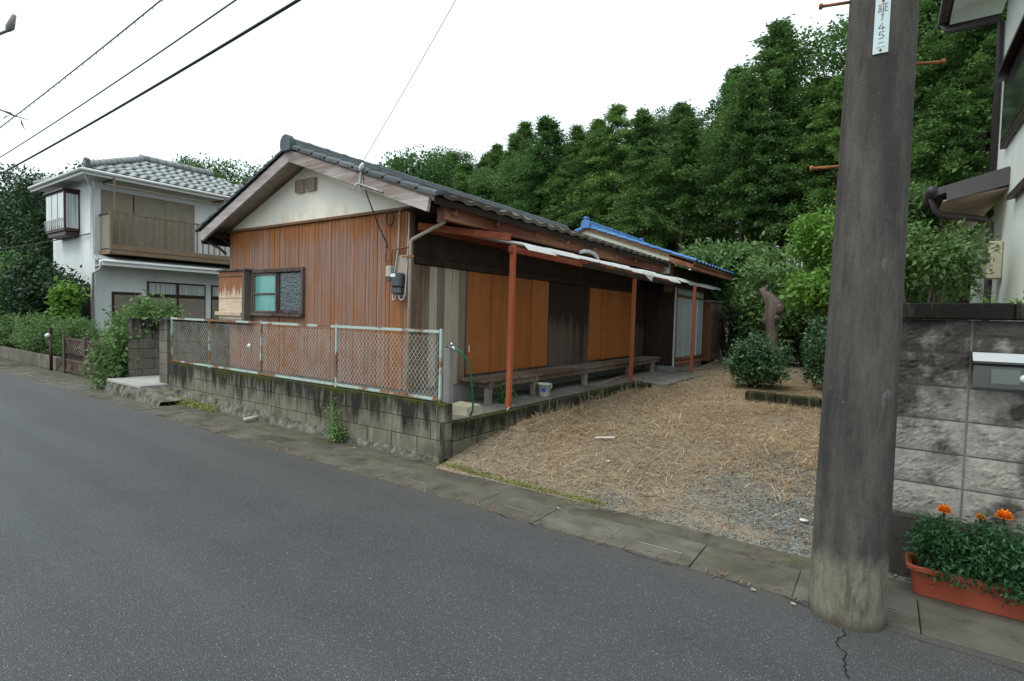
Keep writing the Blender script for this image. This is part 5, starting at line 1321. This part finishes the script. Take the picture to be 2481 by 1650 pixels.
# pollarded stump
def knobbly(o, amp, seed):
    r2 = np.random.default_rng(seed)
    for v_ in o.data.vertices: v_.co += Vector(r2.normal(0, amp, 3))
SX, SY = -1.86, 11.85
zb = yz(SX, SY)
st = thing('pollarded_trunk', (SX, SY, zb), 'bare pollarded tree trunk with knobbly lopped head', 'tree trunk')
def T(*p): return [(SX+a_, SY+b_, zb+c_) for a_, b_, c_ in p]
tube('trunk', T((.03, 0, -.3), (.02, 0, .3), (.0, 0, .7), (.01, 0, 1.0), (-.02, 0, 1.18), (.0, 0, 1.32), (.03, .01, 1.46), (.0, 0, 1.58), (-.09, 0, 1.70), (-.18, 0, 1.80), (-.22, 0, 1.87)), [.15, .125, .115, .11, .125, .15, .165, .15, .115, .09, .05], 'dead_bark', st, 16)
knobbly(st.children[-1], .014, 1)
for k_, (pts_, rr_) in enumerate(((((.05, -.02, 1.40), (.16, -.06, 1.50), (.20, -.07, 1.52)), [.11, .095, .06]), (((-.06, -.03, 1.08), (-.14, -.07, 1.24), (-.16, -.08, 1.29)), [.07, .055, .04]), (((.04, -.05, 1.20), (.10, -.12, 1.30), (.11, -.13, 1.33)), [.06, .05, .035]), (((-.12, 0, 1.74), (-.12, -.03, 1.88), (-.11, -.03, 1.95)), [.05, .035, .02]))):
    knobbly(tube('stub', T(*pts_), rr_, 'dead_bark', st, 10), .008, 20+k_)
# mossy garden kerbstones
gk = thing('garden_kerbstones', (-.8, 9.1, yz(-.8, 9.1)), 'row of low mossy kerbstones across the dry grass', 'kerbstones')
for k, (x0, x1) in enumerate(((-1.76, -1.32), (-1.31, -.72), (-.71, -.12), (-.11, .48))): box('kerbstone', x0, x1, 9.03-.012*k, 9.18-.012*k, .20, .475-.008*k, 'mossblock', gk, .015)

# small plants
r_ = np.random.default_rng(110)
cl = [(r_.normal()*.05-.10*t, -.02, .05+.42*t, .07*(1.25-t), .035, .06) for t in np.linspace(0, 1, 12)]+rand_clumps(r_, 8, 0, -.03, .13, .09, .03, .11, .05, .08)
shrub('wall_weed', (-5.35, 4.06, -.01), cl, 900, .034, .024, 'garden', 'green weed growing at the foot of the block wall', 'weed', None, .3, 5, 111, .3, .004)
cl = [(r_.normal()*.04, r_.normal()*.04, .03+.22*t, .05, .05, .04) for t in np.linspace(0, 1, 8)]
shrub('bench_weed', (-4.12, 5.72, .40), cl, 420, .035, .024, 'broad', 'small green weed beside the first bench leg', 'weed', None, .3, 4, 113, .3, .004)
def marigold(x, y, heads, seed, label):
    rg_ = np.random.default_rng(seed); base = (x, y, .125)
    t = thing('marigold', base, label, 'plant')
    cl_ = rand_clumps(rg_, 20, 0, -.03, .16, .14, .11, .14, .045, .08)
    v, f, rn = clump_leaves(rg_, cl_, 4200, .036, .013, .15, .3); ob('foliage', npmesh('foliage', v, f, 'marigold_leaf', rn), base, t)
    V, F = [], []
    for c in cl_[:7]:
        vv, ff = tube_geo([(0, 0, -.03), (c[0]*.4, c[1]*.4, c[2]*.6), c[:3]], [.005, .004, .002], 5); n0 = len(V); V += vv; F += [tuple(q+n0 for q in fc) for fc in ff]
    ob('stem', mesh('stem', V, F, 'bark', True), base, t)
    for (hx, hy, hz, hr) in heads:
        C, D, N_ = [], [], []
        for ring, (cnt, el) in enumerate(((16, .05), (14, .4), (10, .8), (6, 1.2))):
            for k in range(cnt):
                an = 2*math.pi*k/cnt+ring*.3; C.append((hx+.2*hr*math.cos(an), hy+.2*hr*math.sin(an), hz+ring*hr*.10))
                D.append((math.cos(an)*math.cos(el), math.sin(an)*math.cos(el), math.sin(el)*.8)); N_.append((-math.cos(an)*math.sin(el), -math.sin(an)*math.sin(el), 1))
        C, D, N_ = np.array(C), unit(np.array(D)), unit(np.array(N_)); m = len(C)
        v, f = leaf_quads(C, D, N_, np.full(m, hr*.85), np.full(m, hr*.45))
        ctr = np.array((hx, hy, hz)); o = ob('flower_head', npmesh('flower_head', v-ctr, f, 'petal'), ctr, t)
        tube('flower_stalk', [(x+(hx-x)*.4, y+(hy-y)*.4, .25), (hx, hy, hz-.03), (hx, hy, hz)], [.004, .004, .009], 'marigold_leaf', t, 6)
marigold(.36, 3.95, [(.335, 3.95, .490, .040)], 120, 'marigold with one orange bloom at the left end of the trough')
marigold(.53, 3.94, [(.494, 3.95, .490, .026)], 121, 'marigold with one small half-open orange bloom in mid trough')
marigold(.69, 3.93, [(.592, 3.95, .515, .044)], 122, 'marigold with one large orange bloom over the trough')

# ------------------------------------------------------------------ yard litter: gravel, straw, dead weeds, moss
def yard_pts(rg_, n, x0, x1, y0, y1): return rg_.uniform(x0, x1, n), rg_.uniform(y0, y1, n)
rg = np.random.default_rng(21)
def patch0(x, y): return .5+.5*np.sin(x*1.6+2.2+.9*np.sin(y*1.3))*np.sin(y*1.5+1.0+.7*np.sin(x*2.4))
x, y = yard_pts(rg, 22000, -3.66, .6, 4.03, 8.0)
keep = rg.random(len(x)) < np.clip(.80-.20*(y-4.2)+.22*(x+1.2)+.5*(patch0(x, y)-.5), .05, 1)
x, y = x[keep], y[keep]; n = len(x); sz = rg.uniform(.005, .013, n)
o6 = np.array([(1, 0, 0), (-1, 0, 0), (0, 1, 0), (0, -1, 0), (0, 0, .6), (0, 0, -.6)], float); t8 = np.array([(0, 2, 4), (2, 1, 4), (1, 3, 4), (3, 0, 4), (2, 0, 5), (1, 2, 5), (3, 1, 5), (0, 3, 5)])
V = (o6[None]*rg.uniform(.6, 1.3, (n, 6, 1)))*sz[:, None, None]; an = rg.uniform(0, 6.28, n); ca_, sa_ = np.cos(an), np.sin(an)
V = np.stack([V[..., 0]*ca_[:, None]-V[..., 1]*sa_[:, None], V[..., 0]*sa_[:, None]+V[..., 1]*ca_[:, None], V[..., 2]], -1)
V += np.stack([x, y, gz(x, y)+.004], -1)[:, None]
me = npmesh('gravel', V.reshape(-1, 3), (t8[None]+6*np.arange(n)[:, None, None]).reshape(-1, 3), 'gravel', np.repeat(rg.random(n)**1.5, 6))
tag(ob('gravel', me, (0, 0, 0)), 'grey gravel scattered over the front of the yard', 'gravel', None, 'stuff')
def straw(name, n, mat, label, lmin, lmax, wd, dens, seed, up=.12, box_=(-3.66, 1.3, 4.06, 12.5), lift=.004):
    rg_ = np.random.default_rng(seed); x, y = yard_pts(rg_, n, *box_); k = rg_.random(n) < dens(x, y, rg_); x, y = x[k], y[k]
    k = ~((x > .0) & (y < 4.35)); x, y = x[k], y[k]; m = len(x)
    L = rg_.uniform(lmin, lmax, m); az = rg_.uniform(0, 6.28, m); el = np.abs(rg_.normal(0, up, m))
    d = np.stack([np.cos(az)*np.cos(el), np.sin(az)*np.cos(el), np.sin(el)], 1); z0 = np.where(y < 4.03, 0., gz(x, y))+lift+rg_.random(m)**2*(.03 if box_[2] > 4 else .004)
    p0 = np.stack([x, y, z0], 1); s_ = np.stack([-np.sin(az), np.cos(az), np.zeros(m)], 1)*(wd*rg_.uniform(.6, 1.3, m))[:, None]
    mid = p0+d*(L*.5)[:, None]+np.stack([rg_.normal(0, .012, m), rg_.normal(0, .012, m), rg_.uniform(.0, .018, m)], 1); p1 = p0+d*L[:, None]
    V = np.stack([p0-s_, p0+s_, mid-s_, mid+s_, p1-s_*.3, p1+s_*.3], 1).reshape(-1, 3)
    F = (np.array([(0, 1, 3, 2), (2, 3, 5, 4)])[None]+6*np.arange(m)[:, None, None]).reshape(-1, 4)
    o = ob(name, npmesh(name, V, F, mat, np.repeat(rg_.random(m), 6)), (0, 0, 0)); tag(o, label, 'dry grass', None, 'stuff')
def patch(x, y): return .5+.5*np.sin(x*2.3+1.1*np.sin(y*1.7))*np.sin(y*1.9+.8*np.sin(x*2.1))
straw('dry_straw', 120000, 'straw', 'pale dry straw matted over the yard', .05, .28, .0021,
      lambda x, y, q: np.clip(.22+.34*(y-4.5)-.34*np.clip(x+1.2, 0, 2)*(y < 7.0), .10, 1)*(.08+.92*patch(x, y)*(1.25-patch0(x, y))), 31)
straw('dead_leaves', 26000, 'brownstraw', 'brown dead leaves and stems littering the yard', .03, .12, .004,
      lambda x, y, q: np.clip(.75-.07*(y-4), .25, 1)*(.25+.75*patch(x*1.3+2, y*1.2)), 32, .2)
rgt = np.random.default_rng(77)
TUFT = np.stack([rgt.uniform(-3.5, .2, 46), rgt.uniform(4.6, 9.5, 46), rgt.uniform(.05, .14, 46)], 1)
straw('grass_tufts', 60000, 'straw', 'withered grass tufts standing in the yard', .06, .17, .0020,
      lambda x, y, q: np.clip((np.exp(-(((x[:, None]-TUFT[:, 0])/TUFT[:, 2])**2+((y[:, None]-TUFT[:, 1])/TUFT[:, 2])**2)).sum(1))*1.0, 0, 1), 38, .5)
straw('dead_stalks', 420, 'brownstraw', 'thin dead weed stalks standing in the yard', .10, .34, .0022, lambda x, y, q: np.clip(.3+.5*patch(x, y), 0, 1), 33, 1.0)
straw('curb_grass', 160, 'straw', 'dry grass tufts standing along the terrace kerb', .10, .26, .0025, lambda x, y, q: np.ones_like(x), 34, 1.1, (-3.66, -3.45, 6.0, 9.6))
straw('gutter_litter', 1500, 'brownstraw', 'dead leaf scraps and grit along the gutter', .015, .06, .004, lambda x, y, q: np.where(np.abs(y-3.38) < .05, 1., np.where(np.abs(y-4.0) < .06, .8, .10)), 36, .1, (-9, .9, 3.33, 4.08), .006)
rg = np.random.default_rng(35); m = 2400; x = rg.uniform(-3.66, -1.85, m); y = 4.045+np.abs(rg.normal(0, .035, m)); z = gz(x, y)+.006
k = rg.random(m) < .35+.65*(np.sin(x*9)*.5+.5); x, y, z = x[k], y[k], z[k]; m = len(x)
d = unit(rg.normal(size=(m, 3))+np.array([0, 0, .6])); nr = unit(rg.normal(size=(m, 3))); nr = unit(nr-d*np.sum(nr*d, 1, keepdims=True))
v, f = leaf_quads(np.stack([x, y, z], 1), d, nr, rg.uniform(.012, .03, m), rg.uniform(.008, .014, m))
mf = 1500; xm_ = rg.uniform(-10.6, -8.2, mf); ym_ = 4.10-np.abs(rg.normal(0, .05, mf)); zm_ = np.abs(rg.normal(0, .07, mf))*np.clip((ym_-3.95)/.15, .05, 1)+.002; ym_ = ym_-.02
dm = unit(rg.normal(size=(mf, 3))+np.array([0, -.5, .4])); nm = unit(rg.normal(size=(mf, 3))); nm = unit(nm-dm*np.sum(nm*dm, 1, keepdims=True))
vm, fm = leaf_quads(np.stack([xm_, ym_, zm_], 1), dm, nm, rg.uniform(.02, .045, mf), rg.uniform(.012, .022, mf))
tag(ob('foot_moss', npmesh('foot_moss', vm, fm, 'moss', np.repeat(rg.random(mf), 4)), (0, 0, 0)), 'mossy growth at the foot of the block wall by the gate pier', 'moss', None, 'stuff')
tag(ob('moss', npmesh('moss', v, f, 'moss', np.repeat(rg.random(m), 4)), (0, 0, 0)), 'yellow-green moss along the front edge of the yard', 'moss', None, 'stuff')

# ------------------------------------------------------------------ scattered small things
zz = yz(-2.55, 5.6)
tag(beam('white_stick', (-2.66, 5.56, zz+.028), (-2.47, 5.66, zz+.040), .03, .012, 'white'), 'white plastic strip lying on the dry grass', 'litter')
tag(tube('round_lid', [(-.43, 4.53, yz(-.43, 4.53)+.014), (-.43, 4.53, yz(-.43, 4.53)+.022)], .030, 'white', None, 16), 'round white lid on the straw near the pole', 'lid')
tag(tube('bottle_cap', [(-2.2, 4.9, yz(-2.2, 4.9)+.012), (-2.2, 4.9, yz(-2.2, 4.9)+.022)], .02, 'white', None, 12), 'small white cap lying among the gravel', 'litter')
tag(tube('drain_pipe', [(-7.2, 4.16, .05), (-7.2, 3.92, .035)], .026, 'pvc', None, 12), 'grey-white drain pipe poking from the foot of the block wall', 'pipe')
tag(tube('fallen_stick', [(-3.73, 5.30, .415), (-3.80, 5.44, .42), (-3.83, 5.55, .44)], .006, 'white', None, 5), 'thin pale stick leaning at the foot of the first orange post', 'stick')
for k, (x_, y_) in enumerate(((-2.1, 3.74), (-4.9, 3.95), (-9.6, 3.63), (-9.2, 3.58), (-.55, 3.30), (-.34, 3.27))):
    r0 = random.uniform(.008, .014); V, F = tube_geo([(x_-r0, y_, .012), (x_, y_+.004, .012), (x_+r0, y_, .012)], [r0*.5, r0*.6, r0*.35], 6)
    tag(centred('pebble', V, F, 'stone'), 'small pale pebble on the gutter strip', 'pebble', 'pebbles on the gutter strip')

# ------------------------------------------------------------------ street lamp arm and overhanging twig at the top left
sl = thing('street_lamp', (-18.2, 3.5, 0), 'street lamp whose arm shows above the far garden', 'lamp')
tube('pole', [(-18.2, 3.5, -.1), (-18.2, 3.5, 8.3)], [.14, .10], 'pvc', sl, 12)
tube('arm', [(-18.2, 3.5, 7.9), (-17.2, 3.5, 7.78), (-16.35, 3.52, 7.66)], .03, 'cable_g', sl, 6)
tube('lamp_head', [(-16.45, 3.52, 7.68), (-16.3, 3.53, 7.72), (-16.05, 3.55, 7.92)], [.04, .085, .04], 'pvc', sl, 8)
ot = thing('roadside_tree', (-6.6, -4.5, -.05), 'roadside tree whose leafy twig tip hangs in at the top left', 'tree')
tube('trunk', [(-6.6, -4.5, -.3), (-6.6, -4.4, 1.6), (-6.5, -4.0, 2.7), (-6.2, -2.6, 3.2)], [.12, .10, .07, .045], 'bark', ot, 8)
tube('branch', [(-6.4, -3.4, 2.95), (-5.95, -1.2, 3.2), (-5.62, .4, 3.12), (-5.45, 1.05, 3.0), (-5.38, 1.19, 2.95), (-5.33, 1.25, 2.93)], [.04, .025, .012, .006, .004, .002], 'bark', ot, 6)
rg = np.random.default_rng(37)
cc = np.array([(-5.45, 1.05, 3.0), (-5.42, 1.12, 2.98), (-5.39, 1.17, 2.96), (-5.46, 1.09, 2.97), (-5.50, .98, 3.03), (-5.36, 1.21, 2.945), (-5.44, 1.10, 2.99), (-5.52, .92, 3.06)]); m = len(cc)
d = unit(np.array([(.3, .4, -.9)])+rg.normal(size=(m, 3))*.6); nr = unit(rg.normal(size=(m, 3))+np.array([0, -.5, .4])); nr = unit(nr-d*np.sum(nr*d, 1, keepdims=True))
v, f = leaf_quads(cc, d, nr, np.full(m, .10), np.full(m, .045)); cl = rand_clumps(rg, 14, -6.5, -3.9, 3.7, .9, .9, .6, .25, .4)
v2, f2, rn2 = clump_leaves(rg, cl, 1500, .10, .045)
ob('crown', npmesh('crown', np.concatenate([v, v2])-np.array(WL[ot.name]), np.concatenate([f, f2+len(v)]), 'darkbroad', np.concatenate([np.repeat(rg.random(m), 4), rn2])), WL[ot.name], ot)
